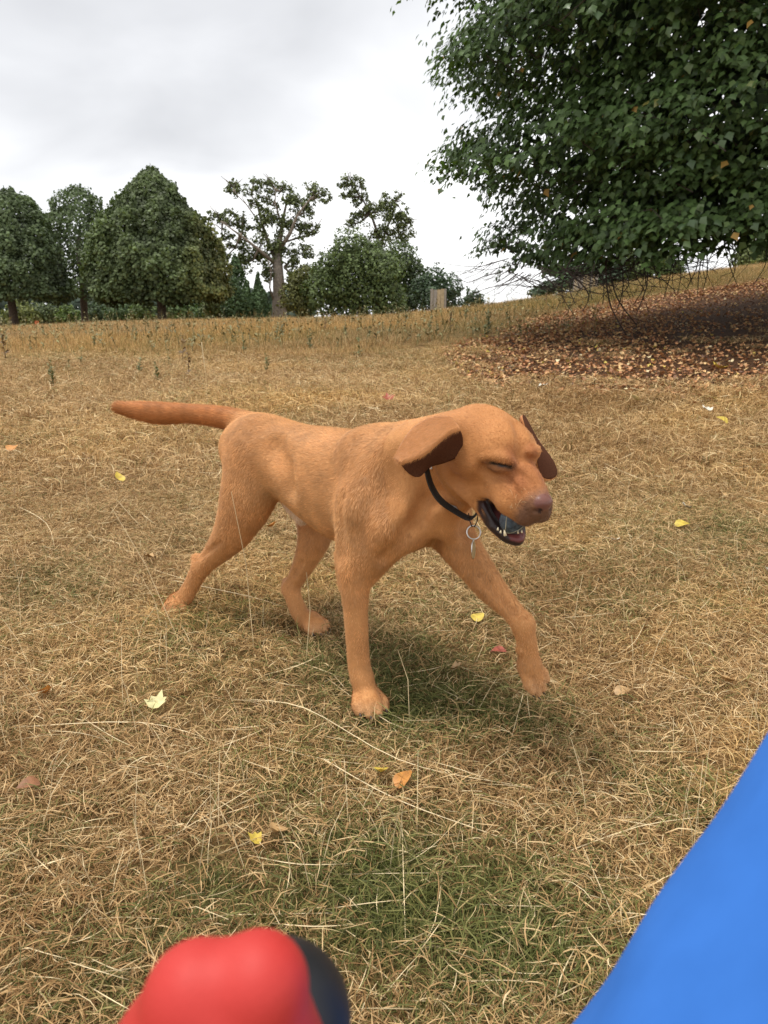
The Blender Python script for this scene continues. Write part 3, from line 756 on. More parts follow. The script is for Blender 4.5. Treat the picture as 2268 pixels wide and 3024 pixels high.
# tail
chain([(800, 1280, 1.99, 42), (735, 1252, 2.05, 36), (650, 1232, 2.10, 31), (560, 1222, 2.14, 27), (480, 1221, 2.17, 31), (415, 1214, 2.19, 27), (352, 1204, 2.20, 17)], 0.02, (-1, .45, .05))
# sheath, a small furred fold of the belly
chain([(838, 1440, 1.93, 30), (868, 1490, 1.90, 28), (892, 1530, 1.89, 20)], 0.010, DOWN)

# paws
TOES = []
def paw(c, fwd, s=1.0, curl=0.0, flat=True):
    """c: wrist-end of the paw, fwd: direction of the toes"""
    f = np.array(fwd, float); f /= np.linalg.norm(f)
    upv = UP - f * (UP @ f)
    if np.linalg.norm(upv) < 0.3: upv = np.array([-.7, .7, 0]) - f * (np.array([-.7, .7, 0]) @ f)
    upv /= np.linalg.norm(upv)
    side = np.cross(f, upv)
    rc(c - f * .004 * s, .025 * s, c + f * .022 * s - upv * .004 * s, .024 * s, 0.015, f)
    for i, (l, adv) in enumerate([(-.023, -.010), (-.0082, .004), (.0082, .004), (.023, -.010)]):
        a = c + f * (.012 + adv) * s + side * l * .8 * s
        b = c + f * (.033 + adv) * s + side * l * 1.12 * s - upv * (.006 + curl) * s
        e = c + f * (.045 + adv) * s + side * l * 1.15 * s - upv * (.013 + curl) * s
        rc(a, .0120 * s, b, .0118 * s, 0.004, f)
        rc(b, .0118 * s, e, .0085 * s, 0.003, f)
        TOES.append((e, f, upv, s))
def G(px, py, lift):
    """point `lift` above the ground under a pixel"""
    p = ground_hit(px, py); return p
p = P(1082, 2038, 1.545); p[2] = gz(p[0], p[1]) + .042; paw(p, (0.33, -0.94, -.10), 1.12)
p = P(1566, 1975, 1.485); paw(p, (0.22, 0.05, -1.0), 0.98, curl=.004)
p = P(520, 1775, 2.055); p[2] = gz(p[0], p[1]) + .028; paw(p, (-.05, -0.9, -.2), 0.95)
p = P(922, 1850, 1.915); p[2] = gz(p[0], p[1]) + .036; paw(p, (0.62, -0.78, -.10), 1.0)
# carpal pad bump on the lifted leg and on the planted one
chain([(1531, 1917, 1.475, 9), (1533, 1925, 1.475, 9)], 0.008, LEG)

# head
HF = tuple(Hd(-1, 0, -.2))
Me = HM
def hel(c, r, k=0.02, M=None): el(H(*c), np.array(r) * HS, Me if M is None else Me @ M, k, HF)
def hrc(a, ra, b, rb, k=0.015, op=1): rc(H(*a), ra * HS, H(*b), rb * HS, k, HF, op)
hel((-.028, 0, .017), (.084, .066, .059), 0.03)             # skull
hel((.008, 0, .026), (.048, .052, .046), 0.02)             # forehead
for s_ in (-1, 1):
    hel((-.012, .038 * s_, -.022), (.058, .034, .046), 0.025)  # cheek
    hel((-.036, .040 * s_, -.034), (.052, .034, .048), 0.014)  # jaw angle
    hrc((-.045, .056 * s_, .004), .013, (.022, .046 * s_, -.002), .011, 0.018)   # cheek bone
hrc((.030, 0, .000), .038, (.075, 0, -.012), .034, 0.02)
hrc((.070, 0, -.014), .034, (.124, 0, -.025), .0285, 0.02)
hrc((-.02, .036, -.05), .024, (-.02, -.036, -.05), .024, 0.02)
for s_ in (-1, 1):
    hrc((.040, .026 * s_, -.028), .0245, (.085, .024 * s_, -.034), .0245, 0.012)  # flews
    hrc((.085, .024 * s_, -.036), .0240, (.122, .016 * s_, -.045), .0190, 0.010)
    prims.append(('el', H(.046, .050 * s_, .012), np.array([.020, .012, .012]) * HS, Me, 0, 0.020, np.array(HF), -1))  # eye socket
    hrc((.016, .041 * s_, .036), .0120, (.046, .024 * s_, .030), .0115, 0.012)    # brow
    hel((.036, .035 * s_, .012), (.018, .0105, .0125), 0.010)
    for w0, w1, rr in [((.058, .022 * s_, .010), (.076, .034 * s_, -.016), .0075), ((.074, .018 * s_, .008), (.092, .032 * s_, -.016), .0070), ((.090, .014 * s_, .005), (.104, .029 * s_, -.014), .0060)]:
        hrc(w0, rr, w1, rr, 0.006)                              # wrinkles of the snarled muzzle
# mouth: cavity, then lower jaw
MC = (.078, -.004, -.068); MR = (.049, .042, .022); MT = _rot(0, math.radians(16), 0)
prims.append(('el', H(*MC), np.array(MR) * HS, Me @ MT, 0, 0.005, np.array(HF), -1))
for s_ in (-1, 1):
    pc(np.array([H(-.010, .036 * s_, -.062), H(.020, .035 * s_, -.080), H(.052, .028 * s_, -.100), H(.082, .016 * s_, -.112), H(.096, .004 * s_, -.114)]), np.array([.022, .014, .0115, .0105, .010]) * HS, 0.010, HF)
hrc((.010, 0, -.092), .022, (.080, 0, -.119), .0095, 0.012)
# nose pad
hel((.141, 0, -.012), (.0140, .0178, .0125), 0.005)
for s_ in (-1, 1):
    prims.append(('rc', H(.160, .009 * s_, -.019), .0036 * HS, H(.146, .017 * s_, -.023), .0036 * HS, 0.003, np.array(HF), -1))
prims.append(('rc', H(.160, 0, -.015), .0014 * HS, H(.152, 0, -.041), .0018 * HS, 0.002, np.array(HF), -1))
SL_R = [(1438, 1360), (1458, 1365), (1480, 1373), (1510, 1378)]
SLR = np.array([S(a, b, .0) for a, b in SL_R])
crease([(1432, 1352), (1462, 1349), (1492, 1354), (1512, 1366)], [.006, .008, .008, .006], .010, .0, op=1)      # upper lid / brow fold
crease([(1438, 1376), (1462, 1386), (1490, 1391)], [.0030, .0035, .0030], .008, .0, op=1)                        # lower lid
crease([(1425, 1385), (1455, 1404), (1500, 1408)], .004, .014, .001)
crease(SL_R, [.0020, .0024, .0028, .0038], .0030, .001)
crease([(1560, 1334), (1584, 1332)], .009, .012, .0, op=1)
crease([(1562, 1360), (1580, 1358)], [.0055, .005], .008, .001)
WART = S(1416, 1470); prims.append(('el', WART, np.array([.006, .006, .006]), np.eye(3), 0, .004, np.array(HF), 1))
crease([(1412, 1450), (1414, 1498), (1436, 1545)], .0030, .010, .001)
crease([(1520, 1395), (1548, 1425), (1560, 1452)], .0032, .010, .001)
crease([(1540, 1400), (1572, 1425), (1585, 1450)], .0030, .010, .001)
crease([(1500, 1412), (1522, 1440), (1530, 1462)], .0030, .010, .001)
crease([(1528, 1250), (1540, 1290), (1542, 1345)], .005, .022, .001)
crease([(1335, 1425), (1370, 1440), (1405, 1436)], .012, .030, .000)
# deep fold between jaw and neck, where the collar sits
NECKLINE = [(1262, 1345), (1268, 1385), (1281, 1430), (1306, 1470), (1345, 1500), (1392, 1524)]
NL = np.array([S(a, b, 0) for a, b in NECKLINE]); NL[5] = P(*NECKLINE[5], 1.425)
crease(NECKLINE[:5], [.009, .012, .014, .015, .013], .010, .001)
# muscle relief of the trunk
crease([(1290, 1465), (1245, 1525), (1190, 1590), (1135, 1650)], [.012, .015, .014, .008], .028, .001)
crease([(812, 1320), (836, 1385), (850, 1440)], [.012, .018, .016], .045, .002)
crease([(1015, 1470), (1000, 1560), (1002, 1635)], .010, .030, .001)
crease([(1170, 1310), (1120, 1380), (1062, 1500)], [.012, .018, .016], .05, -.012, op=1)
crease([(1385, 1560), (1310, 1590), (1250, 1640)], [.009, .013, .010], .03, .001)
crease([(1300, 1500), (1320, 1560), (1330, 1600)], .016, .03, -.008, op=1)
crease([(1240, 1290), (1225, 1400), (1262, 1470)], [.008, .010, .008], .04, .002)
crease([(575, 1655), (600, 1640), (650, 1600)], .003, .012, .001)                                            # tendon groove of the hock
crease([(868, 1700), (890, 1660)], .003, .012, .001)
crease([(1420, 1700), (1480, 1765), (1520, 1810)], .003, .016, .001)

# ears: thin flaps, built as folded sheets that grow out of the head
CANAL = S(1338, 1308, -.004)
prims.append(('el', CANAL, np.array([.014, .014, .018]), Me, 0, 0.010, np.array(HF), -1))
def build_dog_mesh(h):
    # grid axes: body frame (HD, -RT, UP)
    A = np.stack([HD, -RT, UP], 1)
    lo = np.full(3, 9.); hi = np.full(3, -9.)
    bx = []
    for pr in prims:
        if pr[0] == 'rc': c = np.stack([pr[1], pr[3]]) @ A; r = max(pr[2], pr[4]); l, u = c.min(0) - r, c.max(0) + r
        elif pr[0] == 'pc': c = pr[1] @ A; l, u = (c - pr[2][:, None]).min(0), (c + pr[2][:, None]).max(0)
        elif pr[0] == 'el': c = pr[1] @ A; e = np.sqrt((((A.T @ pr[3]) * pr[2]) ** 2).sum(1)); l, u = c - e, c + e
        else: c = np.stack([pr[1], pr[2], pr[3]]) @ A; l, u = c.min(0) - pr[4], c.max(0) + pr[4]
        bx.append((l, u)); lo = np.minimum(lo, l); hi = np.maximum(hi, u)
    lo -= 0.02; hi += 0.02
    n = np.ceil((hi - lo) / h).astype(int) + 1
    V = np.full(n, 0.08, np.float32)
    for pr, (l, u) in zip(prims, bx):
        k = pr[5]; pad = k + 2 * h
        i0 = np.maximum(((l - pad - lo) / h).astype(int), 0); i1 = np.minimum(((u + pad - lo) / h).astype(int) + 2, n)
        g = np.stack(np.meshgrid(*[lo[a] + h * np.arange(i0[a], i1[a]) for a in range(3)], indexing='ij'), -1)
        X = g @ A.T
        d = prim_d(pr, X)
        sl = tuple(slice(i0[a], i1[a]) for a in range(3))
        v = V[sl]
        if pr[7] < 0:
            d = -d
            hh = np.maximum(k - np.abs(v - d), 0) / k
            V[sl] = np.maximum(v, d) + hh * hh * k * .25
        else:
            hh = np.maximum(k - np.abs(v - d), 0) / k
            V[sl] = np.minimum(v, d) - hh * hh * k * .25
    # surface nets
    ins = V < 0
    c = np.zeros(tuple(n - 1), np.int8)
    for dx in (0, 1):
        for dy in (0, 1):
            for dz in (0, 1):
                c += ins[dx:n[0] - 1 + dx, dy:n[1] - 1 + dy, dz:n[2] - 1 + dz]
    act = (c > 0) & (c < 8)
    idx = np.full(act.shape, -1, np.int32); ids = np.argwhere(act); idx[act] = np.arange(len(ids))
    acc = np.zeros((len(ids), 3)); cnt = np.zeros(len(ids))
    corners = [np.array((dx, dy, dz)) for dx in (0, 1) for dy in (0, 1) for dz in (0, 1)]
    for a in corners:
        for ax in range(3):
            if a[ax]: continue
            b = a.copy(); b[ax] = 1
            va = V[tuple((ids + a).T)]; vb = V[tuple((ids + b).T)]
            m = (va < 0) != (vb < 0)
            t = np.where(m, va / np.where(m, va - vb, 1), 0)
            pt = a + (b - a) * t[:, None]
            acc[m] += pt[m]; cnt[m] += 1
    pts = ((ids + acc / cnt[:, None]) * h + lo) @ A.T
    quads = []
    for ax in range(3):
        o1, o2 = (ax + 1) % 3, (ax + 2) % 3
        s0 = [slice(None)] * 3; s1 = [slice(None)] * 3
        s0[ax] = slice(0, n[ax] - 1); s1[ax] = slice(1, n[ax])
        ch = ins[tuple(s0)] != ins[tuple(s1)]
        e = np.argwhere(ch)
        e = e[(e[:, o1] > 0) & (e[:, o2] > 0) & (e[:, o1] < n[o1] - 1) & (e[:, o2] < n[o2] - 1)]
        u1 = np.zeros(3, int); u1[o1] = 1; u2 = np.zeros(3, int); u2[o2] = 1
        f = np.stack([idx[tuple((e - u1 - u2).T)], idx[tuple((e - u2).T)], idx[tuple(e.T)], idx[tuple((e - u1).T)]], 1)
        fl = ins[tuple(e.T)]
        f[~fl] = f[~fl][:, ::-1]
        quads.append(f)
    q = np.concatenate(quads)
    # relax a little to remove the grid's stepping
    for _ in range(2):
        acc = np.zeros_like(pts); cnt = np.zeros(len(pts))
        for i in range(4):
            for j in ((i + 1) % 4, (i - 1) % 4):
                np.add.at(acc, q[:, i], pts[q[:, j]]); np.add.at(cnt, q[:, i], 1)
        pts = pts * .5 + .5 * acc / np.maximum(cnt, 1)[:, None]
    return pts, q

DOG_V, DOG_Q = build_dog_mesh(0.0031)
# flow and colour per vertex
flow = np.zeros_like(DOG_V); wsum = np.zeros(len(DOG_V))
near_tri = np.full(len(DOG_V), 9.0)
for pr in prims:
    if pr[7] < 0: continue
    l, u = prim_box(pr)
    m = ((DOG_V > l - .03) & (DOG_V < u + .03)).all(1)
    if not m.any(): continue
    d = prim_d(pr, DOG_V[m])
    ww = np.exp(-np.maximum(d + 0.002, 0) / 0.008)
    fl = pr[6] / np.linalg.norm(pr[6])
    flow[m] += ww[:, None] * fl; wsum[m] += ww
flow /= np.maximum(np.linalg.norm(flow, axis=1), 1e-6)[:, None]
hl = ((DOG_V - HC) @ HM) / HS
hl[:, 0] = np.where(hl[:, 0] < .03, hl[:, 0], .03 + (hl[:, 0] - .03) / .90)        # head-local coordinates
def sstep(a, b, x): t = np.clip((x - a) / (b - a), 0, 1); return t * t * (3 - 2 * t)
def mixc(c, col, t): return c * (1 - t[:, None]) + np.array(col) * t[:, None]
FOX = (0.56, 0.268, 0.098)
colr = np.tile(np.array(FOX), (len(DOG_V), 1))
bs = (DOG_V - HIP0) @ HD; bl = (DOG_V - HIP0) @ RT; bz = DOG_V[:, 2]
# normals
def vnormals(V, q):
    n = np.cross(V[q[:, 2]] - V[q[:, 0]], V[q[:, 3]] - V[q[:, 1]])
    o = np.zeros_like(V)
    for i in range(4): np.add.at(o, q[:, i], n)
    return o / np.maximum(np.linalg.norm(o, axis=1), 1e-12)[:, None]
DOG_N = vnormals(DOG_V, DOG_Q)
is_head = (np.linalg.norm(DOG_V - HC, axis=1) < .25)
headm = sstep(.23, .13, np.linalg.norm(DOG_V - HC, axis=1))
colr = mixc(colr, (0.48, 0.190, 0.055), headm * .6)
# paler coat on flank, back of thighs, throat, chest sides; redder on tail, ears, muzzle bridge
tailm = sstep(-0.07, -0.14, bs) * sstep(0.45, 0.50, bz)
colr = mixc(colr, (0.44, 0.150, 0.038), tailm * .75)
colr = mixc(colr, (0.62, 0.33, 0.135), sstep(.10, .0, np.abs(bz - .42)) * sstep(.0, .1, bs) * (1 - sstep(.5, .56, bs)) * .6)
hm = is_head & (hl[:, 0] > -.02) & (np.abs(hl[:, 1]) < .08)
mz = hm * sstep(.03, .08, hl[:, 0])
colr = mixc(colr, (0.40, 0.150, 0.050), mz * sstep(.05, -.01, np.abs(hl[:, 1]) - .02) * .7 * sstep(-.035, -.01, hl[:, 2]))
streak = np.exp(-((np.abs(hl[:, 1]) - .022) / .012) ** 2) * sstep(.035, .055, hl[:, 0]) * sstep(.125, .095, hl[:, 0]) * sstep(-.03, -.005, hl[:, 2])
colr = mixc(colr, (0.30, 0.095, 0.028), streak * is_head * .65)
colr = mixc(colr, (0.16, 0.080, 0.050), hm * sstep(.112, .134, hl[:, 0]) * .7)
chk_shade = np.exp(-(((hl - np.array([-.030, -.075, -.020])) / np.array([.045, .05, .035])) ** 2).sum(1))
colr = mixc(colr, (0.34, 0.125, 0.036), chk_shade * is_head * .7)  # near cheek only: shade below the ear put into the coat colour
# darker muzzle tip and lips
lipd = hm * sstep(.10, .135, hl[:, 0]) * sstep(.0, -.03, hl[:, 2])
colr = mixc(colr, (0.13, 0.060, 0.032), lipd * .8)
# eye surrounds
for s_ in (-1, 1):
    dd = np.sqrt(((hl - np.array([.042, .045 * s_, .010])) / np.array([.020, .012, .008])) ** 2 @ np.ones(3))
    colr = mixc(colr, (0.18, 0.075, 0.035), np.clip(1.4 - dd, 0, 1) * is_head * .7)
sl = np.full(len(hl), 9.)
for a, b in zip(SLR, SLR[1:]):
    t = np.clip(((DOG_V - a) @ (b - a)) / ((b - a) @ (b - a)), 0, 1)
    sl = np.minimum(sl, np.linalg.norm(DOG_V - a - t[:, None] * (b - a), axis=1))
slit = sstep(.0050, .0030, sl)
colr = mixc(colr, (0.16, 0.07, 0.035), sstep(.012, .006, sl) * .6)
colr = mixc(colr, (0.02, 0.012, 0.01), slit)
# nose leather
nd = np.sqrt((((hl - np.array([.1415, 0, -.012])) / np.array([.0158, .0188, .0140])) ** 2).sum(1))
nose = sstep(1.12, 0.98, nd) * is_head
colr = mixc(colr, (0.17, 0.068, 0.052), nose)
nd2 = np.minimum(*[np.linalg.norm(hl - np.array([.153, .013 * s_, -.021]), axis=1) for s_ in (-1, 1)])
colr = mixc(colr, (0.03, 0.014, 0.012), sstep(.0065, .0045, nd2) * is_head)
# mouth lining: inside of the cavity and the jaw rim
cav = np.sqrt(((((hl - np.array(MC)) @ MT) / np.array(MR)) ** 2).sum(1))
nup = DOG_N @ (HM @ np.array([.30, 0, 1.])) / 1.04
jz = is_head * sstep(.010, .020, hl[:, 0]) * sstep(-.056, -.064, hl[:, 2]) * sstep(.050, .044, np.abs(hl[:, 1]))
lining = np.maximum(sstep(1.22, 1.10, cav) * is_head, jz * sstep(.05, .30, nup))
colr = mixc(colr, (0.035, 0.014, 0.014), lining)
nout = DOG_N @ (HM @ np.array([0, -1., 0]))
rim = jz * sstep(.022, .045, hl[:, 0]) * sstep(-.55, -.25, nup + .35 * (hl[:, 0] > .075))
colr = mixc(colr, (0.030, 0.016, 0.014), rim)
colr = mixc(colr, (0.05, 0.026, 0.02), hm * sstep(1.40, 1.25, cav) * .85)
tong = sstep(.020, .014, np.abs(hl[:, 1])) * sstep(.025, .040, hl[:, 0]) * jz * sstep(.3, .6, nup)
colr = mixc(colr, (0.17, 0.045, 0.042), tong)
bare = np.maximum(nose, lining); bare = np.maximum(bare, slit); bare = np.maximum(bare, rim)
canal = sstep(1.5, .9, np.linalg.norm((DOG_V - CANAL) / .018, axis=1))
colr = mixc(colr, (0.085, 0.030, 0.018), canal * .92)  # shade of the ear hollow painted into the colour around it
bare = np.maximum(bare, canal * .95)
wd_ = np.linalg.norm(DOG_V - WART - np.array([.006, 0, -.004]), axis=1)
colr = mixc(colr, (0.14, 0.06, 0.03), sstep(.006, .003, wd_) * .8)
# pale toes
for e, f, uv, s_ in TOES:
    colr = mixc(colr, (0.54, 0.29, 0.13), sstep(.035, .008, np.linalg.norm(DOG_V - e, axis=1)) * .8)
sheath = np.linalg.norm(DOG_V - P(890, 1525, 1.88), axis=1)
sheath = np.minimum(sheath, np.linalg.norm(DOG_V - P(868, 1490, 1.88), axis=1))
colr = mixc(colr, (0.70, 0.52, 0.36), sstep(.045, .025, sheath) * .8)

# coat material (skin mesh) and hair
m_coat, nt, b = new_mat('fox_red_coat')
at = N(nt, 'ShaderNodeAttribute', attribute_name='coat')
nzc = N(nt, 'ShaderNodeTexNoise', Scale=9.0, Detail=5.0, Roughness=0.6)
nzf = N(nt, 'ShaderNodeTexNoise', Scale=260.0, Detail=3.0, Roughness=0.6)
tcc = N(nt, 'ShaderNodeTexCoord')
nt.links.new(tcc.outputs['Object'], nzc.inputs['Vector']); nt.links.new(tcc.outputs['Object'], nzf.inputs['Vector'])
ml = N(nt, 'ShaderNodeMixRGB', blend_type='MULTIPLY'); ml.inputs[0].default_value = 1
nt.links.new(at.outputs['Color'], ml.inputs[1])
nt.links.new(ramp(nt, [(0.3, (.74, .68, .60)), (0.7, (1.14, 1.16, 1.18))], nzc.outputs[0]), ml.inputs[2])
nt.links.new(ml.outputs[0], b.inputs['Base Color'])
at2 = N(nt, 'ShaderNodeAttribute', attribute_name='bare')
nt.links.new(ramp(nt, [(0, (.75, .75, .75)), (1, (.32, .32, .32))], at2.outputs['Fac']), b.inputs['Roughness'])
b.inputs['Specular IOR Level'].default_value = 0.35
b.inputs['Sheen Weight'].default_value = 0.12
b.inputs['Sheen Roughness'].default_value = 0.4
bp = N(nt, 'ShaderNodeBump', Strength=0.25, Distance=0.002)
nt.links.new(nzf.outputs[0], bp.inputs['Height']); nt.links.new(bp.outputs[0], b.inputs['Normal'])
m_hair, nt, b = new_mat('fox_red_hair')
at = N(nt, 'ShaderNodeAttribute', attribute_name='hair_col')
nt.links.new(at.outputs['Color'], b.inputs['Base Color'])
b.inputs['Roughness'].default_value = 0.55
b.inputs['Specular IOR Level'].default_value = 0.3

dog = link('dog', None)
dog.location = (HIP0[0] + .18, HIP0[1] - .18, 0)
tag(dog, 'fox red dog striding over dry grass with eyes shut and a ball in its mouth', 'dog')
ORG = np.array(dog.location)
body = link('body', mesh('body', DOG_V - ORG, DOG_Q, [m_coat], True, attrs={'coat': ('POINT', 'FLOAT_COLOR', colr), 'bare': ('POINT', 'FLOAT', bare)}), dog)

# short coat hair as two-triangle blades lying along the coat
def coat_hair(count):
    tri_a = DOG_V[DOG_Q]
    ar = np.linalg.norm(np.cross(tri_a[:, 2] - tri_a[:, 0], tri_a[:, 3] - tri_a[:, 1]), axis=1) / 2
    fb = bare[DOG_Q].mean(1)
    cen = tri_a.mean(1)
    toward = ((CAM - cen) / np.linalg.norm(CAM - cen, axis=1)[:, None] * DOG_N[DOG_Q[:, 0]]).sum(1)
    p = ar * (1 - np.clip(fb, 0, 1)) * np.where(toward > -.5, 1, .35); p /= p.sum()
    f = rng.choice(len(p), count, p=p)
    u, v = rng.random(count)[:, None], rng.random(count)[:, None]
    Q = tri_a[f]
    pos = Q[:, 0] * (1 - u) * (1 - v) + Q[:, 1] * u * (1 - v) + Q[:, 2] * u * v + Q[:, 3] * (1 - u) * v
    vi = DOG_Q[f, 0]
    n = DOG_N[vi]; fl = flow[vi] + rng.normal(0, .16, (count, 3))
    t = fl - n * (fl * n).sum(1)[:, None]
    t /= np.maximum(np.linalg.norm(t, axis=1), 1e-6)[:, None]
    L = rng.uniform(.006, .011, count)
    hd = is_head[vi]
    L = np.where(hd, L * .5, L)
    L = np.where(bs[vi] < -.10, L * 1.5, L)
    L = np.where((bz[vi] < .25), L * .6, L)
    nk = (~hd) & (bs[vi] > .5) & (bz[vi] > .42)
    L = np.where(nk, L * 1.3, L)
    wd = rng.uniform(.00026, .00052, count)[:, None] * np.where(hd, .8, 1)[:, None]
    side = np.cross(n, t)
    root = pos - n * .0006
    mid = pos + t * L[:, None] * .55 + n * L[:, None] * .20
    tip = pos + t * L[:, None] + n * L[:, None] * rng.uniform(.12, .50, count)[:, None]
    V = np.stack([root - side * wd, root + side * wd, mid - side * wd * .8, mid + side * wd * .8, tip], 1).reshape(-1, 3)
    i = np.arange(count)[:, None] * 5
    Ft = np.concatenate([i + np.array([0, 1, 3]), i + np.array([0, 3, 2]), i + np.array([2, 3, 4])])
    var = rng.normal(1.0, .10, count)
    lum = 0.5 * fbm(pos * 55, 3, 2) + 0.5 * fbm(pos * 14, 5, 2)
    c = colr[vi] * np.clip(var * (.52 + 1.0 * lum), .5, 1.6)[:, None]
    c = np.where(hd[:, None], np.maximum(c, colr[vi] * .95), c)
    lgt = rng.random(count) < .14
    c[lgt] = c[lgt] * np.array([1.12, 1.25, 1.45])
    return V, Ft, np.repeat(np.clip(c, 0, .85), 5, 0)
def ear_hair(o, count):
    bpy.context.view_layer.update()
    ev = o.evaluated_get(bpy.context.evaluated_depsgraph_get()).to_mesh()
    ev.calc_loop_triangles()
    v = np.array([q.co for q in ev.vertices]); nrm = np.array([q.normal for q in ev.vertices])
    tr = np.array([t.vertices for t in ev.loop_triangles if t.material_index != 1])
    a, b_, c = v[tr[:, 0]], v[tr[:, 1]], v[tr[:, 2]]
    ar = np.linalg.norm(np.cross(b_ - a, c - a), axis=1)
    f = rng.choice(len(tr), count, p=ar / ar.sum()); u = rng.random((count, 1)); w_ = rng.random((count, 1))
    fl_ = u + w_ > 1; u = np.where(fl_, 1 - u, u); w_ = np.where(fl_, 1 - w_, w_)
    pos = a[f] + (b_[f] - a[f]) * u + (c[f] - a[f]) * w_
    n = nrm[tr[f, 0]]; d = v[-1] - v[0]; d = np.array([-.6, .1, -.8]) + rng.normal(0, .25, (count, 3))
    t = d - n * (d * n).sum(1)[:, None]; t /= np.linalg.norm(t, axis=1)[:, None]
    L = rng.uniform(.005, .009, count)[:, None]; side = np.cross(n, t) * .00028
    V = np.stack([pos - side, pos + side, pos + t * L + n * L * rng.uniform(.1, .3, (count, 1))], 1).reshape(-1, 3)
    C = np.repeat(np.array((.50, .215, .068)) * np.clip(rng.normal(1, .14, (count, 1)), .6, 1.4), 3, 0)
    return V, np.arange(count * 3).reshape(-1, 3), C
hv, hf, hc = coat_hair(185000 if DEV != 'fastdog' else 60000)
fur = link('fur', mesh('fur', hv - ORG, hf, [m_hair], False, attrs={'hair_col': ('POINT', 'FLOAT_COLOR', hc)}), dog)
fur['kind'] = 'stuff'

# ears: folded leather flaps, furred outside and bare inside
m_earin, nt, b = new_mat('ear_leather')
nn = N(nt, 'ShaderNodeTexNoise', Scale=60.0, Detail=4.0)
nt.links.new(ramp(nt, [(.3, (.060, .023, .012)), (.7, (.110, .044, .024))], nn.outputs[0]), b.inputs['Base Color'])  # bare skin, darkened further: shade under the flap is in its colour
b.inputs['Roughness'].default_value = .8; b.inputs['Specular IOR Level'].default_value = .08
m_earout, nt, b = new_mat('ear_coat')
nn = N(nt, 'ShaderNodeTexNoise', Scale=45.0, Detail=6.0)
nt.links.new(ramp(nt, [(.3, (.44, .175, .052)), (.7, (.54, .235, .078))], nn.outputs[0]), b.inputs['Base Color'])
b.inputs['Roughness'].default_value = .7; b.inputs['Sheen Weight'].default_value = .15
def ear(rows, outer_first=True):
    g = [[P(*t) - ORG + AX_F * .002 * math.sin(3.1 * i_ + 1.7 * j_) for j_, t in enumerate(r)] for i_, r in enumerate(rows)]
    nc = len(g[0]); V = [p for r in g for p in r]
    Fc = [(i * nc + j, i * nc + j + 1, (i + 1) * nc + j + 1, (i + 1) * nc + j) for i in range(len(g) - 1) for j in range(nc - 1)]
    if not outer_first: Fc = [f[::-1] for f in Fc]
    o = link('ear', mesh('ear', np.array(V), Fc, [m_earout, m_earin, m_earout]), dog)
    if nc > 3:
        for k_, p_ in enumerate(o.data.polygons): p_.material_index = 1 if k_ % (nc - 1) >= 3 else 0
    sb = o.modifiers.new('round', 'SUBSURF'); sb.levels = sb.render_levels = 3
    so = o.modifiers.new('thick', 'SOLIDIFY'); so.thickness = .0060; so.offset = 0; so.material_offset = 1; so.material_offset_rim = 0
    V_, F_, C_ = ear_hair(o, 9000)
    h_ = link('ear_fur', mesh('ear_fur', V_, F_, [m_hair], False, attrs={'hair_col': ('POINT', 'FLOAT_COLOR', C_)}), o); h_['kind'] = 'stuff'
    return o
# rows run from the root to the tip; columns from the back edge over the fold to the inner edge
ear([[(1325, 1232, 1.405), (1338, 1240, 1.38), (1350, 1256, 1.355), (1358, 1268, 1.345), (1368, 1292, 1.362), (1362, 1340, 1.374)],
     [(1285, 1232, 1.42), (1300, 1243, 1.39), (1318, 1266, 1.345), (1324, 1276, 1.335), (1334, 1305, 1.362), (1334, 1358, 1.375)],
     [(1238, 1250, 1.42), (1260, 1266, 1.385), (1283, 1298, 1.335), (1290, 1308, 1.328), (1300, 1332, 1.355), (1300, 1368, 1.378)],
     [(1200, 1286, 1.4), (1226, 1303, 1.36), (1246, 1334, 1.325), (1252, 1344, 1.318), (1264, 1358, 1.342), (1264, 1374, 1.372)],
     [(1176, 1335, 1.375), (1194, 1340, 1.355), (1207, 1348, 1.325), (1213, 1356, 1.318), (1232, 1376, 1.334), (1248, 1398, 1.357)],
     [(1164, 1358, 1.36), (1172, 1358, 1.345), (1178, 1362, 1.328), (1184, 1368, 1.322), (1202, 1396, 1.334), (1230, 1414, 1.347)]], False)
ear([[(1536, 1226, 1.42), (1544, 1226, 1.43), (1550, 1234, 1.44)],
     [(1546, 1258, 1.405), (1556, 1256, 1.41), (1565, 1262, 1.425)],
     [(1564, 1300, 1.40), (1576, 1298, 1.405), (1586, 1304, 1.420)],
     [(1582, 1345, 1.395), (1600, 1342, 1.40), (1618, 1342, 1.415)],
     [(1586, 1385, 1.39), (1612, 1375, 1.395), (1638, 1372, 1.41)],
     [(1600, 1412, 1.39), (1622, 1418, 1.395), (1648, 1405, 1.405)]], True)

# ---- collar with its ring and tag
CA = NL.mean(0) + np.array([.866, .5, .15]) * .055
axis = np.cross(NL[0] - NL[3], NL[5] - NL[2]); axis /= np.linalg.norm(axis)
if axis @ (H(.05, 0, 0) - CA) < 0: axis = -axis
near = [q + axis * .008 for q in NL]
CA = CA + axis * ((np.mean(near, 0) - CA) @ axis)
e1 = near[3] - CA; e1 /= np.linalg.norm(e1); e2 = np.cross(axis, e1)
an_ = [math.atan2((q - CA) @ e2, (q - CA) @ e1) for q in near]
r_ = [np.linalg.norm(q - CA) for q in near]
if an_[5] < an_[0]: e2 = -e2; an_ = [-a for a in an_]
far = [CA + (e1 * math.cos(a) + e2 * math.sin(a)) * min(.082, r_[5] * (1 - u) + r_[0] * u) * (1 - .12 * math.sin(math.pi * u)) for u, a in [(u, an_[5] + (2 * math.pi - an_[5] + an_[0]) * u) for u in (.12, .25, .38, .5, .62, .75, .88)]]
loop = near + far
fine = []
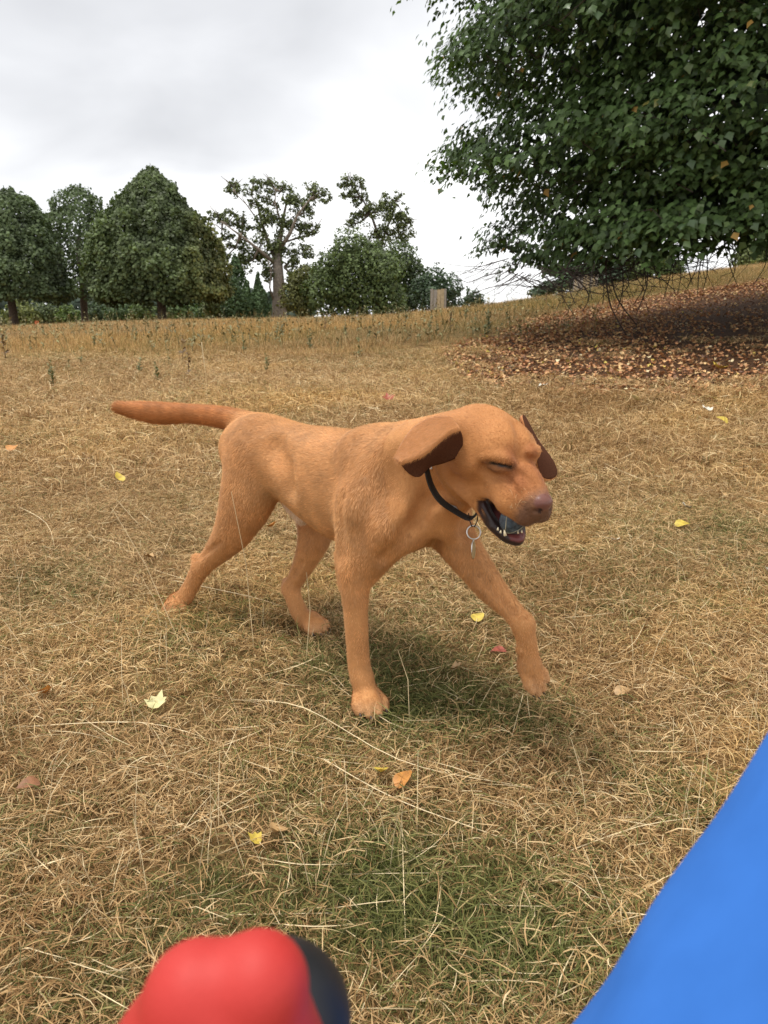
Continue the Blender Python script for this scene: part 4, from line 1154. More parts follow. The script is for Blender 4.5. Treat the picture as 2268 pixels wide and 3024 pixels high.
for i in range(len(loop)):
    p0, p1, p2, p3 = [loop[(i + k) % len(loop)] for k in (-1, 0, 1, 2)]
    for t in (0, .25, .5, .75):
        c = np.array([-.5 * t + t * t - .5 * t ** 3, 1 - 2.5 * t * t + 1.5 * t ** 3, .5 * t + 2 * t * t - 1.5 * t ** 3, -.5 * t * t + .5 * t ** 3])
        fine.append(c[0] * p0 + c[1] * p1 + c[2] * p2 + c[3] * p3)
V = []
for q in fine:
    o = (q - CA); o /= np.linalg.norm(o)
    for a_, b_ in ((-.0080, -.0015), (.0080, -.0015), (.0080, .0020), (-.0080, .0020)):
        V.append(q + axis * a_ + o * (b_ + .001) - ORG)
n_ = len(fine)
Fc = [((i * 4 + k), (i * 4 + (k + 1) % 4), ((i + 1) % n_) * 4 + (k + 1) % 4, ((i + 1) % n_) * 4 + k) for i in range(n_) for k in range(4)]
m_strap = simple_mat('collar_webbing', (.022, .020, .017), .75, bump=.5, scale=400, var=.4)
m_steel = simple_mat('worn_steel', (.62, .60, .56), .28, metal=1.0, bump=.1, scale=90, var=.15)
m_black = simple_mat('blackened_metal', (.03, .028, .026), .35, metal=.8)
m_tooth = simple_mat('tooth', (.72, .62, .42), .3)
collar = link('collar', mesh('collar', np.array(V), Fc, [m_strap], False), dog)
collar['label'] = 'dark webbing collar'
def mtube(name, pts, r, mat, par, sides=8, closed=False, sm=True):
    if closed: pts = list(pts) + [pts[0], pts[1]]
    V, Fc = tube([Vector(p - ORG) for p in pts], [r] * len(pts) if not isinstance(r, (list, tuple, np.ndarray)) else r, sides, not closed)
    return link(name, mesh(name, np.array([tuple(v) for v in V]), Fc, [mat], sm), par)
YR = 1.395; print('YR', YR, NL[:, 1], [round(a, 2) for a in r_])
loop_d = [P(1384, 1516, YR + .02), P(1387, 1538, YR), P(1394, 1556, YR - .006), P(1401, 1556, YR - .006), P(1409, 1538, YR), P(1412, 1516, YR + .02)]
mtube('ring', loop_d, .0011, m_black, collar)
rcx = P(1399, 1572, YR - .008); mpp = PZ(1399, 1572, YR)[1]
mtube('ring', [rcx + AX_R * math.cos(t) * 20 * mpp + AX_U * math.sin(t) * 20 * mpp + AX_F * math.sin(t) * .003 for t in np.linspace(0, 2 * math.pi, 28, endpoint=False)], .0015, m_steel, collar, closed=True)
tg = MB(); tc0 = P(1398, 1622, YR - .010); ex = AX_R * .36 + AX_F * .93; ex /= np.linalg.norm(ex); th_ = np.cross(ex, AX_U)
V = []
for k, rr in enumerate((.0135, .0145, .0145, .0135)):
    for t in range(24):
        an = 2 * math.pi * t / 24
        V.append(tc0 - ORG + ex * math.cos(an) * rr * .95 + AX_U * math.sin(an) * rr * 1.25 + th_ * (-.001, -.0006, .0006, .001)[k])
Fc = [(k * 24 + t, k * 24 + (t + 1) % 24, (k + 1) * 24 + (t + 1) % 24, (k + 1) * 24 + t) for k in range(3) for t in range(24)]
Fc += [tuple(range(24))[::-1], tuple(range(72, 96))]
link('tag', mesh('tag', np.array(V), Fc, [m_steel], False), collar)
mtube('tag_loop', [P(1397, 1590, YR - .009), P(1399, 1600, YR - .012), P(1398, 1606, YR - .009)], .0009, m_steel, collar)
# buckle: a small frame on the strap
q0 = S(1338, 1494, .004)
mtube('buckle', [q0 + AX_R * a_ + AX_U * b_ for a_, b_ in ((-.008, .004), (.006, -.003), (.011, -.009), (-.004, -.004))], .0016, m_steel, collar, closed=True)
q0 = S(1266, 1372, .003)
mtube('buckle', [q0 + AX_R * a_ + AX_U * b_ for a_, b_ in ((-.004, .010), (.004, .009), (.006, -.008), (-.002, -.009))], .0018, m_steel, collar, closed=True)
m_claw = simple_mat('horn_claw', (.06, .04, .03), .35)
for e_, f_, u_, s_ in TOES:
    a_ = e_ + f_ * .004 * s_ + u_ * .002 * s_; mtube('claw', [a_, a_ + f_ * .007 * s_ - u_ * .001 * s_, a_ + f_ * .012 * s_ - u_ * .007 * s_], [.0028 * s_, .0022 * s_, .0006 * s_], m_claw, dog, 6)
# teeth
YM = float(H(.085, 0, -.07)[1])
def tooth(px, py, Y, dx, dy, r):
    a = P(px, py, Y); b = P(px + dx, py + dy, Y)
    r *= .8; mtube('tooth', [a, a * .5 + b * .5, b], [r, r * .8, r * .15], m_tooth, dog, 8)
tooth(1492, 1582, YM - .028, -3, -18, .0036)
tooth(1522, 1520, YM - .030, -2, 20, .0036)
for k, px in enumerate((1530, 1541)): tooth(px, 1576 - k * 2, YM - .022, 0, -10, .0022)
for px, py in ((1470, 1566), (1478, 1574)): tooth(px, py, YM - .022, 1, -9, .0026)
# whiskers
wk = MB()
for k in range(12):
    s0 = S(float(rng.uniform(1490, 1560)), float(rng.uniform(1440, 1500)), 0)
    dd = AX_R * rng.uniform(-.6, .3) + AX_U * rng.uniform(-.5, .5) - AX_F * rng.uniform(.3, .8)
    L = rng.uniform(.012, .035)
    V, Fc = tube([Vector(s0 - ORG), Vector(s0 + dd * L * .5 - ORG), Vector(s0 + dd * L + np.array([0, 0, -.25 * L]) - ORG)], [.0003, .00022, .0001], 3)
    wk.add(V, Fc)
wo_ = wk.build('whiskers', simple_mat('whisker', (.62, .42, .22), .5), dog); wo_['kind'] = 'stuff'

# ---- the ball held in the mouth
m_ball, nt, b = new_mat('wet_felt')
tcn = N(nt, 'ShaderNodeTexCoord')
n1 = N(nt, 'ShaderNodeTexNoise', Scale=70.0, Detail=5.0, Roughness=.7)
nt.links.new(tcn.outputs['Object'], n1.inputs['Vector'])
nt.links.new(ramp(nt, [(.35, (.022, .032, .045)), (.55, (.075, .105, .135)), (.75, (.22, .23, .20))], n1.outputs[0]), b.inputs['Base Color'])
b.inputs['Roughness'].default_value = .45
bp = N(nt, 'ShaderNodeBump', Strength=.6, Distance=.002); nt.links.new(n1.outputs[0], bp.inputs['Height']); nt.links.new(bp.outputs[0], b.inputs['Normal'])
bc = P(1514, 1537, YM + .002); br = .0245
ball = tag(link('ball', None, loc=tuple(bc)), 'small dirty blue grey ball clenched in the mouth of the dog', 'ball')
V = []; nu, nv = 28, 18
for i in range(nv + 1):
    for j in range(nu):
        th, ph = math.pi * i / nv, 2 * math.pi * j / nu
        d = np.array([math.sin(th) * math.cos(ph), math.sin(th) * math.sin(ph), math.cos(th)])
        V.append(d * br * (1 + .02 * math.sin(5 * d[0] + 3) * math.sin(7 * d[1])))
Fc = [(i * nu + j, (i + 1) * nu + j, (i + 1) * nu + (j + 1) % nu, i * nu + (j + 1) % nu) for i in range(nv) for j in range(nu)]
link('felt', mesh('felt', np.array(V), Fc, [m_ball]), ball)
sp_ = []
for t in np.linspace(0, 2 * math.pi, 48, endpoint=False):      # the wavy seam of a tennis ball
    a_ = .44; d = np.array([math.cos(t) * (1 - a_) + a_ * math.cos(3 * t), math.sin(t) * (1 - a_) - a_ * math.sin(3 * t), 2 * math.sqrt(a_ * (1 - a_)) * math.sin(2 * t)])
    d = _rot(.9, .5, .3) @ (d / np.linalg.norm(d)); sp_.append(Vector(d * br * 1.008))
V, Fc = tube(sp_ + [sp_[0], sp_[1]], [.0009] * 50, 5, False)
link('seam', mesh('seam', np.array([tuple(v) for v in V]), Fc, [simple_mat('seam_rubber', (.42, .40, .30), .6)]), ball)
print('dog verts', len(DOG_V))
# ------------------------------------------------------------------ trees
def leafcol_mat(name, rough=.5, trans=.25):
    m, nt, b = new_mat(name)
    a = N(nt, 'ShaderNodeAttribute', attribute_name='leaf_col')
    nt.links.new(a.outputs['Color'], b.inputs['Base Color'])
    b.inputs['Roughness'].default_value = rough; b.inputs['Specular IOR Level'].default_value = .35
    t = N(nt, 'ShaderNodeBsdfTranslucent'); mc = N(nt, 'ShaderNodeMixRGB', blend_type='MULTIPLY'); mc.inputs[0].default_value = 1; mc.inputs[2].default_value = (1.3, 1.5, .5, 1)
    nt.links.new(a.outputs['Color'], mc.inputs[1]); nt.links.new(mc.outputs[0], t.inputs[0])
    ms = N(nt, 'ShaderNodeMixShader'); ms.inputs[0].default_value = trans
    out = [n for n in nt.nodes if n.type == 'OUTPUT_MATERIAL'][0]
    nt.links.new(b.outputs[0], ms.inputs[1]); nt.links.new(t.outputs[0], ms.inputs[2]); nt.links.new(ms.outputs[0], out.inputs[0])
    return m
m_leaf = leafcol_mat('foliage', .52, .22)
m_farleaf = leafcol_mat('far_foliage', .6, .15)
m_bark = simple_mat('bark', (.10, .075, .055), .9, bump=1.0, scale=14, var=.45)
m_palebark = simple_mat('pale_bark', (.22, .18, .14), .9, bump=1.0, scale=9, var=.4)
m_twig = simple_mat('dead_twig', (.045, .032, .025), .9, var=.3)

def frames(d, nrm):
    """orthonormal frames from leaf direction d and approx normal"""
    y = d / np.linalg.norm(d, axis=1)[:, None]
    x = np.cross(y, nrm); x /= np.maximum(np.linalg.norm(x, axis=1), 1e-6)[:, None]
    return np.stack([x, y, np.cross(x, y)], 2)
LEAF2 = np.array([(0, 0, 0), (.46, .30, -.08), (.24, .60, -.05), (0, 1.0, -.10), (-.24, .60, -.05), (-.46, .30, -.08), (0, .45, .04)])
LEAF2_F = np.array([(0, 1, 6), (1, 2, 6), (2, 3, 6), (3, 4, 6), (4, 5, 6), (5, 0, 6)])
def put_leaves(pos, M, size, col, base=LEAF2, bf=LEAF2_F):
    n = len(pos)
    V = np.einsum('nij,kj->nki', M, base) * size[:, None, None] + pos[:, None]
    Fc = (np.arange(n)[:, None, None] * len(base) + bf).reshape(-1, 3)
    return V.reshape(-1, 3), Fc, np.repeat(col, len(base), 0)

def big_tree():
    C0 = np.array([6.4, 9.9]); YS = .62
    root = link('big_tree', None, loc=(C0[0], C0[1], float(gz(C0[0], C0[1]))))
    O = np.array(root.location)
    tag(root, 'huge dark leafy tree at the right edge, crown down to head height over bare twigs', 'tree')
    prof_z = np.array([0.6, 1.4, 2.0, 3.2, 4.4, 6.5, 8.5, 10.3, 11.3]); prof_r = np.array([4.4, 5.0, 5.35, 5.70, 5.75, 5.35, 4.6, 3.0, .3])
    def zbot(x, y): return 1.27 + .10 * (y - 8) + .135 * (x - 2)
    def Rad(az, z):
        base = np.interp(z, prof_z, prof_r)
        lob = (fbm(np.stack([np.cos(az) * 2.6 + 9, np.sin(az) * 2.6 + 9, z * .85], -1), 21, 3) - .5)
        tier = np.sin(z * 2 * math.pi / 1.05 + 5 * fbm(np.stack([np.cos(az) * 1.7, np.sin(az) * 1.7, z * .2 + 4], -1), 31, 2))
        return base * (1 + .34 * lob) + .34 * tier
    # sprays: direction facing the camera is denser
    toc = math.atan2(-C0[1], -C0[0])
    n = 5400
    az = np.where(rng.random(n) < .90, toc + rng.normal(0.0, .85, n), rng.uniform(-math.pi, math.pi, n))
    z = rng.uniform(.7, 7.6, n)
    dep = np.abs(rng.normal(0, .22, n)) + np.where(rng.random(n) < .22, rng.uniform(0, 1.4, n), 0)
    R = Rad(az, z) - dep
    px_ = C0[0] + np.cos(az) * R; py_ = C0[1] + np.sin(az) * R * YS
    zb = zbot(px_, py_); zz = zb + (z - .7) * (1 + 0 * z)
    ok = rng.random(n) < np.where(zz < 6.4, 1, .5); px_, py_, zz, az, dep = px_[ok], py_[ok], zz[ok], az[ok], dep[ok]; n = len(az)
    per = 21
    outw = np.stack([np.cos(az), np.sin(az), np.zeros(n)], 1)
    ang = rng.normal(0, .7, n); ca, sa = np.cos(ang), np.sin(ang)
    od = np.stack([outw[:, 0] * ca - outw[:, 1] * sa, outw[:, 0] * sa + outw[:, 1] * ca, np.zeros(n)], 1)
    L = rng.uniform(.35, .75, n); droop = rng.uniform(.15, .8, n)
    t = np.linspace(0.02, 1, per)
    start = np.stack([px_, py_, zz], 1) - od * (L * .55)[:, None]
    P_ = start[:, None] + od[:, None] * (L[:, None] * t)[..., None] + np.array([0, 0, 1.]) * ((L[:, None] * (.35 * t - droop[:, None] * t * t)))[..., None]
    sdv = np.cross(od, [0, 0, 1.])
    alt = np.where(np.arange(per) % 2, 1, -1)
    P_ = P_ + sdv[:, None] * (alt * .045 + rng.normal(0, .05, (n, per)))[..., None] + rng.normal(0, .03, (n, per, 3))
    tw_pts = (start, od, L, droop)
    pos = P_.reshape(-1, 3); m = len(pos)
    d = (od[:, None] * .45 + sdv[:, None] * (alt * .45)[None, :, None]).reshape(-1, 3) + rng.normal(0, .28, (m, 3)) + np.array([0, 0, -.75])
    nr = np.repeat(outw, per, 0) * .75 + np.array([0, 0, .85]) + rng.normal(0, .28, (m, 3))
    M = frames(d, nr)
    size = rng.uniform(.052, .098, m)
    tint = rng.normal(1, .22, (m, 1)); spray = np.repeat(rng.normal(1, .16, (n, 1)), per, 0)
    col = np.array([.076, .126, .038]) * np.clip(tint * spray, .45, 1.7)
    bl = rng.random(m); col[bl < .10] = np.array([.10, .155, .045]) * rng.uniform(.8, 1.2, ((bl < .10).sum(), 1)); col[bl > .996] = (.40, .24, .06)
    bluish = rng.random(m) < .2; col[bluish] = col[bluish] * np.array([1., 1.0, 1.05])
    keep = pos[:, 2] > zbot(pos[:, 0], pos[:, 1]) - .12 * rng.random(m)
    # loose edge: the outer lower left thins out
    pos, M, size, col = pos[keep], M[keep], size[keep], col[keep]; m = len(pos)
    # the 300 nearest leaves inside the frame are single parts
    q = pos - CAM; zc = q @ AX_F; u = 1134 + F * (q @ AX_R) / zc; v = 1512 - F * (q @ AX_U) / zc
    inf = (u > 1200) & (u < 2260) & (v > 10) & (v < 800)
    score = np.where(inf, size / zc, 0)
    # facing outwards and on the outer shell: prefer small distance to the axis-front
    order = np.argsort(-score)[:300]
    rest = np.ones(m, bool); rest[order] = False
    lm = mesh('leaf', LEAF2, LEAF2_F, [], False)
    mm, nt, b = new_mat('near_leaf')
    oi = N(nt, 'ShaderNodeObjectInfo'); nt.links.new(ramp(nt, [(0, (.050, .092, .034)), (.6, (.090, .140, .050)), (.92, (.105, .155, .05)), (1, (.22, .20, .05))], oi.outputs['Random']), b.inputs['Base Color']); b.inputs['Roughness'].default_value = .42
    lm.materials.append(mm)
    V, Fc, Cc = put_leaves(pos[rest] - O, M[rest], size[rest], col[rest])
    # inner mass of leaves that closes the crown; inside shade put into their colour
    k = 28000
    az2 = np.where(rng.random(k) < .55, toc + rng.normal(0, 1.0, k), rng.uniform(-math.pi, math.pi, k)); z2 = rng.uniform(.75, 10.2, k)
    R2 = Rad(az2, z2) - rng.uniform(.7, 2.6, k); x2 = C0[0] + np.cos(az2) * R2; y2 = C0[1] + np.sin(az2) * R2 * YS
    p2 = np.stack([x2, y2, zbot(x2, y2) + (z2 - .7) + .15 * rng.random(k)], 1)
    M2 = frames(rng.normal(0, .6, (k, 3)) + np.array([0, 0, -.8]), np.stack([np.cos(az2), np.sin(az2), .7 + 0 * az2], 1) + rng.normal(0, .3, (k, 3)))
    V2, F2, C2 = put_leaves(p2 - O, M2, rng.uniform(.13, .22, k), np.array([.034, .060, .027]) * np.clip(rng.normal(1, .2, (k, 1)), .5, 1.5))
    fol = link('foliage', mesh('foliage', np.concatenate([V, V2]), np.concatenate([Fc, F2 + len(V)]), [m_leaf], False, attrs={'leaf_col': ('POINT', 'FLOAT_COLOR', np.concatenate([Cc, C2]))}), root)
    fol['kind'] = 'stuff'
    for i in order:
        o = bpy.data.objects.new('leaf', lm); COL.objects.link(o); o.parent = root
        Mx = Matrix(M[i].tolist()).to_4x4(); s_ = float(size[i])
        o.matrix_local = Matrix.Translation(Vector(pos[i] - O)) @ Mx @ Matrix.Diagonal((s_, s_, s_, 1))
    # trunk and limbs
    mb = MB()
    g0 = Vector((0, 0, -.2))
    V_, F_ = tube([g0, Vector((.05, 0, .6)), Vector((-.05, .05, 2.4)), Vector((.1, 0, 5)), Vector((0, .1, 8.5))], [.48, .36, .30, .22, .06], 12); mb.add(V_, F_)
    mb.build('trunk', m_bark, root)
    lb = MB()
    for k_ in range(26):
        a = k_ * 2.4 + rng.uniform(-.3, .3); h = rng.uniform(1.6, 7); rr = rng.uniform(3.2, 4.9)
        d_ = Vector((math.cos(a), math.sin(a), 0))
        V_, F_ = tube([Vector((0, 0, h)), Vector((d_.x, d_.y * YS, 0)) * rr * .35 + Vector((0, 0, h + .5)), Vector((d_.x, d_.y * YS, 0)) * rr * .7 + Vector((0, 0, h + .45)), Vector((d_.x, d_.y * YS, 0)) * rr + Vector((0, 0, h - .1))], [.11, .07, .045, .02], 6); lb.add(V_, F_)
    lb.build('limbs', m_bark, root)['kind'] = 'stuff'
    # fine twigs carrying the outer sprays
    tb = MB(); start, od, L, droop = tw_pts
    for i in rng.choice(len(L), 900, replace=False):
        pts = [Vector(start[i] - O + od[i] * L[i] * t_ + np.array([0, 0, L[i] * (.35 * t_ - droop[i] * t_ * t_)])) for t_ in (-.5, 0, .5, .98)]
        V_, F_ = tube(pts, [.006, .005, .0035, .002], 3, False); tb.add(V_, F_)
    tb.build('spray_twigs', m_twig, root, smooth=False)['kind'] = 'stuff'
    # dead bare twigs hanging below the crown
    def hang(px, py, Y, pts, r, name='twig'):
        p0 = P(px, py, Y); V3 = [p0]
        for dx, dy, dz in pts: V3.append(V3[-1] + np.array([dx, dy, dz]))
        Q = []
        for i in range(len(V3) - 1):
            a_, b_, c_, d_ = V3[max(i - 1, 0)], V3[i], V3[i + 1], V3[min(i + 2, len(V3) - 1)]
            for t_ in (0, .33, .66): Q.append(.5 * (2 * b_ + (c_ - a_) * t_ + (2 * a_ - 5 * b_ + 4 * c_ - d_) * t_ * t_ + (3 * b_ - a_ - 3 * c_ + d_) * t_ ** 3))
        Q.append(V3[-1])
        V_, F_ = tube([Vector(v_ - O) for v_ in Q], [r * (1 - .7 * i / len(Q)) for i in range(len(Q))], 4)
        return link(name, mesh('twig', np.array([tuple(v_) for v_ in V_]), F_, [m_twig], True), root), Q
    # long downward arcs (top pixel, distance, end pixel)
    arcs = [(1660, 830, 8.2, 1720, 920), (1690, 800, 8.4, 1695, 930), (1790, 800, 8.6, 1850, 990), (1800, 780, 8.8, 1880, 960), (1905, 760, 9, 1880, 925), (1890, 740, 9, 1905, 860), (2050, 700, 9.4, 2030, 850), (2070, 720, 9.4, 2075, 860),
            (2130, 700, 9.5, 2178, 845), (2150, 690, 9.5, 2170, 800), (2240, 700, 9.5, 2225, 840), (1990, 720, 9.2, 1960, 880), (1980, 740, 9.2, 2000, 870), (2105, 700, 9.5, 2060, 870), (1760, 800, 8.6, 1780, 900), (1830, 790, 8.8, 1820, 920), (1940, 740, 9, 1950, 850),
            (1600, 830, 8, 1665, 850), (2020, 700, 9.3, 2045, 840), (1715, 820, 8.4, 1700, 900), (1870, 760, 9, 1870, 900), (1925, 740, 9, 1995, 860)]
    for px, py, Y, ex, ey in arcs:
        a = P(px, py - 40, Y); b_ = P(ex, ey, Y + rng.uniform(-.3, .3)); b_[2] = max(b_[2], gz(b_[0], b_[1]) + .03); d_ = b_ - a; bow = np.array([rng.uniform(-.10, .14), 0, 0])
        _, Q = hang(px, py - 40, Y, [tuple(d_ * .3 + bow), tuple(d_ * .35 + bow * .3), tuple(d_ * .35 - bow * 1.3)], rng.uniform(.009, .013))
        for s_ in range(3):
            i = int(rng.integers(2, len(Q) - 2)); q0 = Q[i]; dd = np.array([rng.uniform(-.3, .3), rng.uniform(-.2, .2), rng.uniform(-.3, .05)])
            V_, F_ = tube([Vector(q0 - O), Vector(q0 + dd * .5 + np.array([0, 0, .02]) - O), Vector(q0 + dd + np.array([0, 0, -.05]) - O)], [.004, .003, .0015], 3)
            link('twig', mesh('twig', np.array([tuple(v_) for v_ in V_]), F_, [m_twig], True), root)
    # sweeping near-horizontal bare twigs at the lower edge
    for k_ in range(34):      # long thin danglers
        px = rng.uniform(1600, 2235); py = np.interp(px, [1600, 1900, 2150, 2240], [800, 750, 700, 690]); Y = np.interp(px, [1600, 2240], [8.3, 9.6]) + rng.uniform(-.5, 1.0)
        gy = np.interp(px, [1600, 1900, 2240], [900, 880, 850]) - rng.uniform(0, 70); h_ = PZ(px, gy, Y)[1] * (gy - py); b0 = rng.uniform(-.18, .18)
        hang(px, py, Y, [(b0, 0, -h_ * .3), (b0 * .4, 0, -h_ * .35), (-b0 * 1.2, 0, -h_ * .35)], rng.uniform(.004, .008))
    for k_ in range(90):
        px = rng.uniform(1480, 2150); py = np.interp(px, [1390, 1600, 1900, 2150], [765, 815, 765, 715]) + rng.uniform(-30, 25)
        Y = np.interp(px, [1390, 2150], [8.0, 9.5]) + rng.uniform(-.6, 1.2)
        sx = rng.choice([-1, 1], p=[.55, .45]); l_ = rng.uniform(.25, .75)
        hang(px, py, Y, [(sx * l_ * .4, rng.uniform(-.1, .1), rng.uniform(-.16, -.02)), (sx * l_ * .4, rng.uniform(-.1, .1), rng.uniform(-.10, .03)), (sx * l_ * .35, 0, rng.uniform(-.1, .14))], rng.uniform(.003, .007))
    for k_ in range(26):   # the pale sweeping ends out to the left
        px = rng.uniform(1420, 1600); py = np.interp(px, [1420, 1600], [770, 815]) + rng.uniform(-8, 14)
        l_ = rng.uniform(.25, .5)
        hang(px, py, 8.0 + rng.uniform(-.3, .5), [(-l_ * .3, 0, -.08), (-l_ * .35, 0, rng.uniform(-.12, .0)), (rng.uniform(-.1, .1), 0, rng.uniform(-.16, .05))], .0028)
big_tree()

# ---- distant trees
CL = np.array([(-.5, -.1, 0), (-.12, -.5, .06), (.5, -.18, 0), (.15, .12, .16), (.28, .5, 0), (-.36, .44, .04)])
CL_F = np.array([(0, 1, 3), (1, 2, 3), (2, 4, 3), (4, 5, 3), (5, 0, 3)])
def clumps(pos, nrm, size, col):
    n = len(pos); d = np.cross(nrm, rng.normal(0, 1, (n, 3)))
    return put_leaves(pos, frames(d, nrm), size, col, CL, CL_F)
def px_h(py, Y, px=1134):
    return P(px, py, Y)[2]
def crown_rev(px, Y, outline, n, col, size=(.16, .34), bump=.16, seed=1, var=.25, lean=0, edge=None):
    """crown of revolution; outline: list of (py, half width px)"""
    mpp = PZ(px, 700, Y)[1]
    zs = np.array([px_h(py, Y, px) for py, w_ in outline])[::-1]; rs = np.array([w_ * mpp for py, w_ in outline])[::-1]
    cx = P(px, 700, Y)[0]
    zt = rng.uniform(zs[0], zs[-1], n * 3); az = rng.uniform(0, 2 * math.pi, n * 3)
    r0 = np.interp(zt, zs, rs); keep = rng.random(n * 3) < r0 / rs.max() * .9 + .08; zt, az, r0 = zt[keep][:n], az[keep][:n], r0[keep][:n]; n = len(zt)
    u = np.stack([np.cos(az) * r0, np.sin(az) * r0, zt], 1)
    nz_ = .6 * (fbm(u * .6 + seed * 7, seed, 2) - .5) + .7 * (fbm(u * 1.5 + seed * 3, seed + 9, 2) - .5)
    f = 1 + bump * 3.0 * nz_ - np.abs(rng.normal(0, .05, n)) - np.where(rng.random(n) < .2, rng.uniform(0, .35, n), 0) + np.where(rng.random(n) < .05, rng.uniform(0, .10, n), 0)
    pos = np.stack([cx + np.cos(az) * r0 * f, Y + np.sin(az) * r0 * f, zt + rng.normal(0, .12, n) + nz_ * .8], 1)
    nrm = np.stack([np.cos(az), np.sin(az), .7 + 0 * az], 1) + rng.normal(0, .75, (n, 3))
    c = np.array(col) * np.clip(rng.normal(1, var, (n, 1)), .35, 1.9)
    if edge is not None:
        m = np.clip((pos[:, 0] - cx) / rs.max() - .45, 0, 1)[:, None] * 2; m = np.clip(m * rng.uniform(.3, 1.3, (n, 1)), 0, 1); c = c * (1 - m) + np.array(edge) * m * np.clip(rng.normal(1, .2, (n, 1)), .5, 1.5)
    return clumps(pos, nrm, rng.uniform(*size, n) * .62, c * np.clip(1 + 1.6 * nz_, .6, 1.6)[:, None])  # shade of the crown's hollows put into the leaf colour, bulges lighter
def crown_blobs(Y, blobs, per, col, size=(.16, .32), var=.35, squash=.8, depth=1.0, fill=.3, split=0):
    if split:
        nb = []
        for bl_ in blobs:
            px, py, r = bl_[:3]
            for k_ in range(split):
                a_ = rng.uniform(0, 6.28); q_ = r * rng.uniform(.1, 1.15)
                nb.append((px + math.cos(a_) * q_, py + math.sin(a_) * q_ * .8, r * rng.uniform(.26, .52)) + tuple(bl_[3:]))
        blobs = nb
    Vs, Fs, Cs = [], [], []; o = 0
    for bl_ in blobs:
        px, py, r = bl_[:3]; cl = bl_[3] if len(bl_) > 3 else col
        c, mpp = PZ(px, py, Y); R = r * mpp; n = int(per * 1.8 * (r / 45) ** 2)
        d = rng.normal(0, 1, (n, 3)); d /= np.linalg.norm(d, axis=1)[:, None]
        rr = R * np.where(rng.random(n) < fill, rng.uniform(.2, 1, n), 1 - np.abs(rng.normal(0, .12, n))) * (1 + 1.3 * (fbm(d * 2.0 + px, int(py), 2) - .5))
        pos = c + np.array([0, rng.uniform(-.5, .5) * depth * R, 0]) + d * rr[:, None] * np.array([1, depth, squash])
        cc_ = np.array(cl) * np.clip(rng.normal(1, var, (n, 1)), .35, 1.9)
        V, Fc, C_ = clumps(pos, d + np.array([0, 0, .6]) + rng.normal(0, .7, (n, 3)), rng.uniform(*size, n) * .62, cc_)
        Vs.append(V); Fs.append(Fc + o); Cs.append(C_); o += len(V)
    return np.concatenate(Vs), np.concatenate(Fs), np.concatenate(Cs)
def merge(*parts):
    o = 0; V, Fc, C_ = [], [], []
    for a, b_, c in parts: V.append(a); Fc.append(b_ + o); C_.append(c); o += len(a)
    return np.concatenate(V), np.concatenate(Fc), np.concatenate(C_)
def far_tree(px, Y, label, crown, trunk=None, name='tree', cat='tree', bark=None, limbs=(), group=None, sub='crown', boughs=()):
    b_ = P(px, 800, Y); b_[2] = gz(b_[0], Y); O = b_
    root = link(name, None, loc=tuple(O)); tag(root, label, cat, group)
    V, Fc, C_ = crown
    link(sub, mesh(sub, V - O, Fc, [m_farleaf], False, attrs={'leaf_col': ('POINT', 'FLOAT_COLOR', C_)}), root)
    bark = bark or m_bark
    if trunk:
        mb = MB(); top, r0, r1 = trunk; h = px_h(top, Y, px) - O[2]
        V_, F_ = tube([Vector((0, 0, -.6)), Vector((0, 0, .25)), Vector((.05, 0, h * .5)), Vector((0, .05, h))], [r0 * 1.5, r0 * 1.05, (r0 + r1) / 2, r1], 10); mb.add(V_, F_)
        mb.build('trunk', bark, root)
    for lm_ in limbs:
        pts, r0, r1 = lm_
        q = [Vector(P(a, b2, Y + (c_ if False else 0)) - O) + Vector((0, dy, 0)) for a, b2, dy in pts]
        r0 *= .55; r1 *= .6; n = len(q); V_, F_ = tube(q, [r0 + (r1 - r0) * i / (n - 1) for i in range(n)], 6)
        link('branch', mesh('branch', np.array([tuple(v_) for v_ in V_]), F_, [bark], True), root)
    if boughs:
        anchors = [(a, b2, dy) for pts, _a, _b in limbs for a, b2, dy in pts]
        for bx_, by_, br_ in boughs:
            a_ = min(anchors, key=lambda q_: (q_[0] - bx_) ** 2 + (q_[1] - by_) ** 2 + (900 if q_[1] < by_ else 0))
            q = [Vector(P(a_[0], a_[1], Y) - O) + Vector((0, a_[2], 0)), Vector(P((a_[0] + bx_) / 2 + rng.uniform(-8, 8), (a_[1] + by_) / 2 + rng.uniform(-4, 10), Y) - O), Vector(P(bx_, by_, Y) - O)]
            V_, F_ = tube(q, [.09, .06, .025], 5)
            for t_ in range(3):
                e_ = q[2] + Vector((rng.uniform(-.8, .8), rng.uniform(-.5, .5), rng.uniform(-.2, .9))); v2, f2 = tube([q[1], (q[1] + e_) / 2 + Vector((0, 0, .1)), e_], [.04, .03, .012], 4)
                F_ = F_ + [tuple(i + len(V_) for i in f) for f in f2]; V_ = V_ + v2
            link('branch', mesh('branch', np.array([tuple(v_) for v_ in V_]), F_, [bark], True), root)
    return root
DG = (.078, .108, .044); MG = (.100, .138, .046); YG = (.14, .16, .045); OG = (.115, .138, .048); BG = (.060, .095, .048)
far_tree(22, 48, 'dense dark green lime tree cut by the left picture edge', crown_rev(35, 48, [(555, 12), (590, 50), (650, 95), (720, 125), (800, 150), (870, 158), (885, 130)], 26000, DG, seed=3), (880, .28, .22))
far_tree(237, 54, 'narrower loose crowned tree standing between the two big lime trees', crown_rev(238, 54, [(556, 10), (600, 62), (680, 100), (760, 116), (850, 120), (885, 98)], 15000, DG, size=(.16, .30), bump=.38, seed=5), (700, .24, .16))
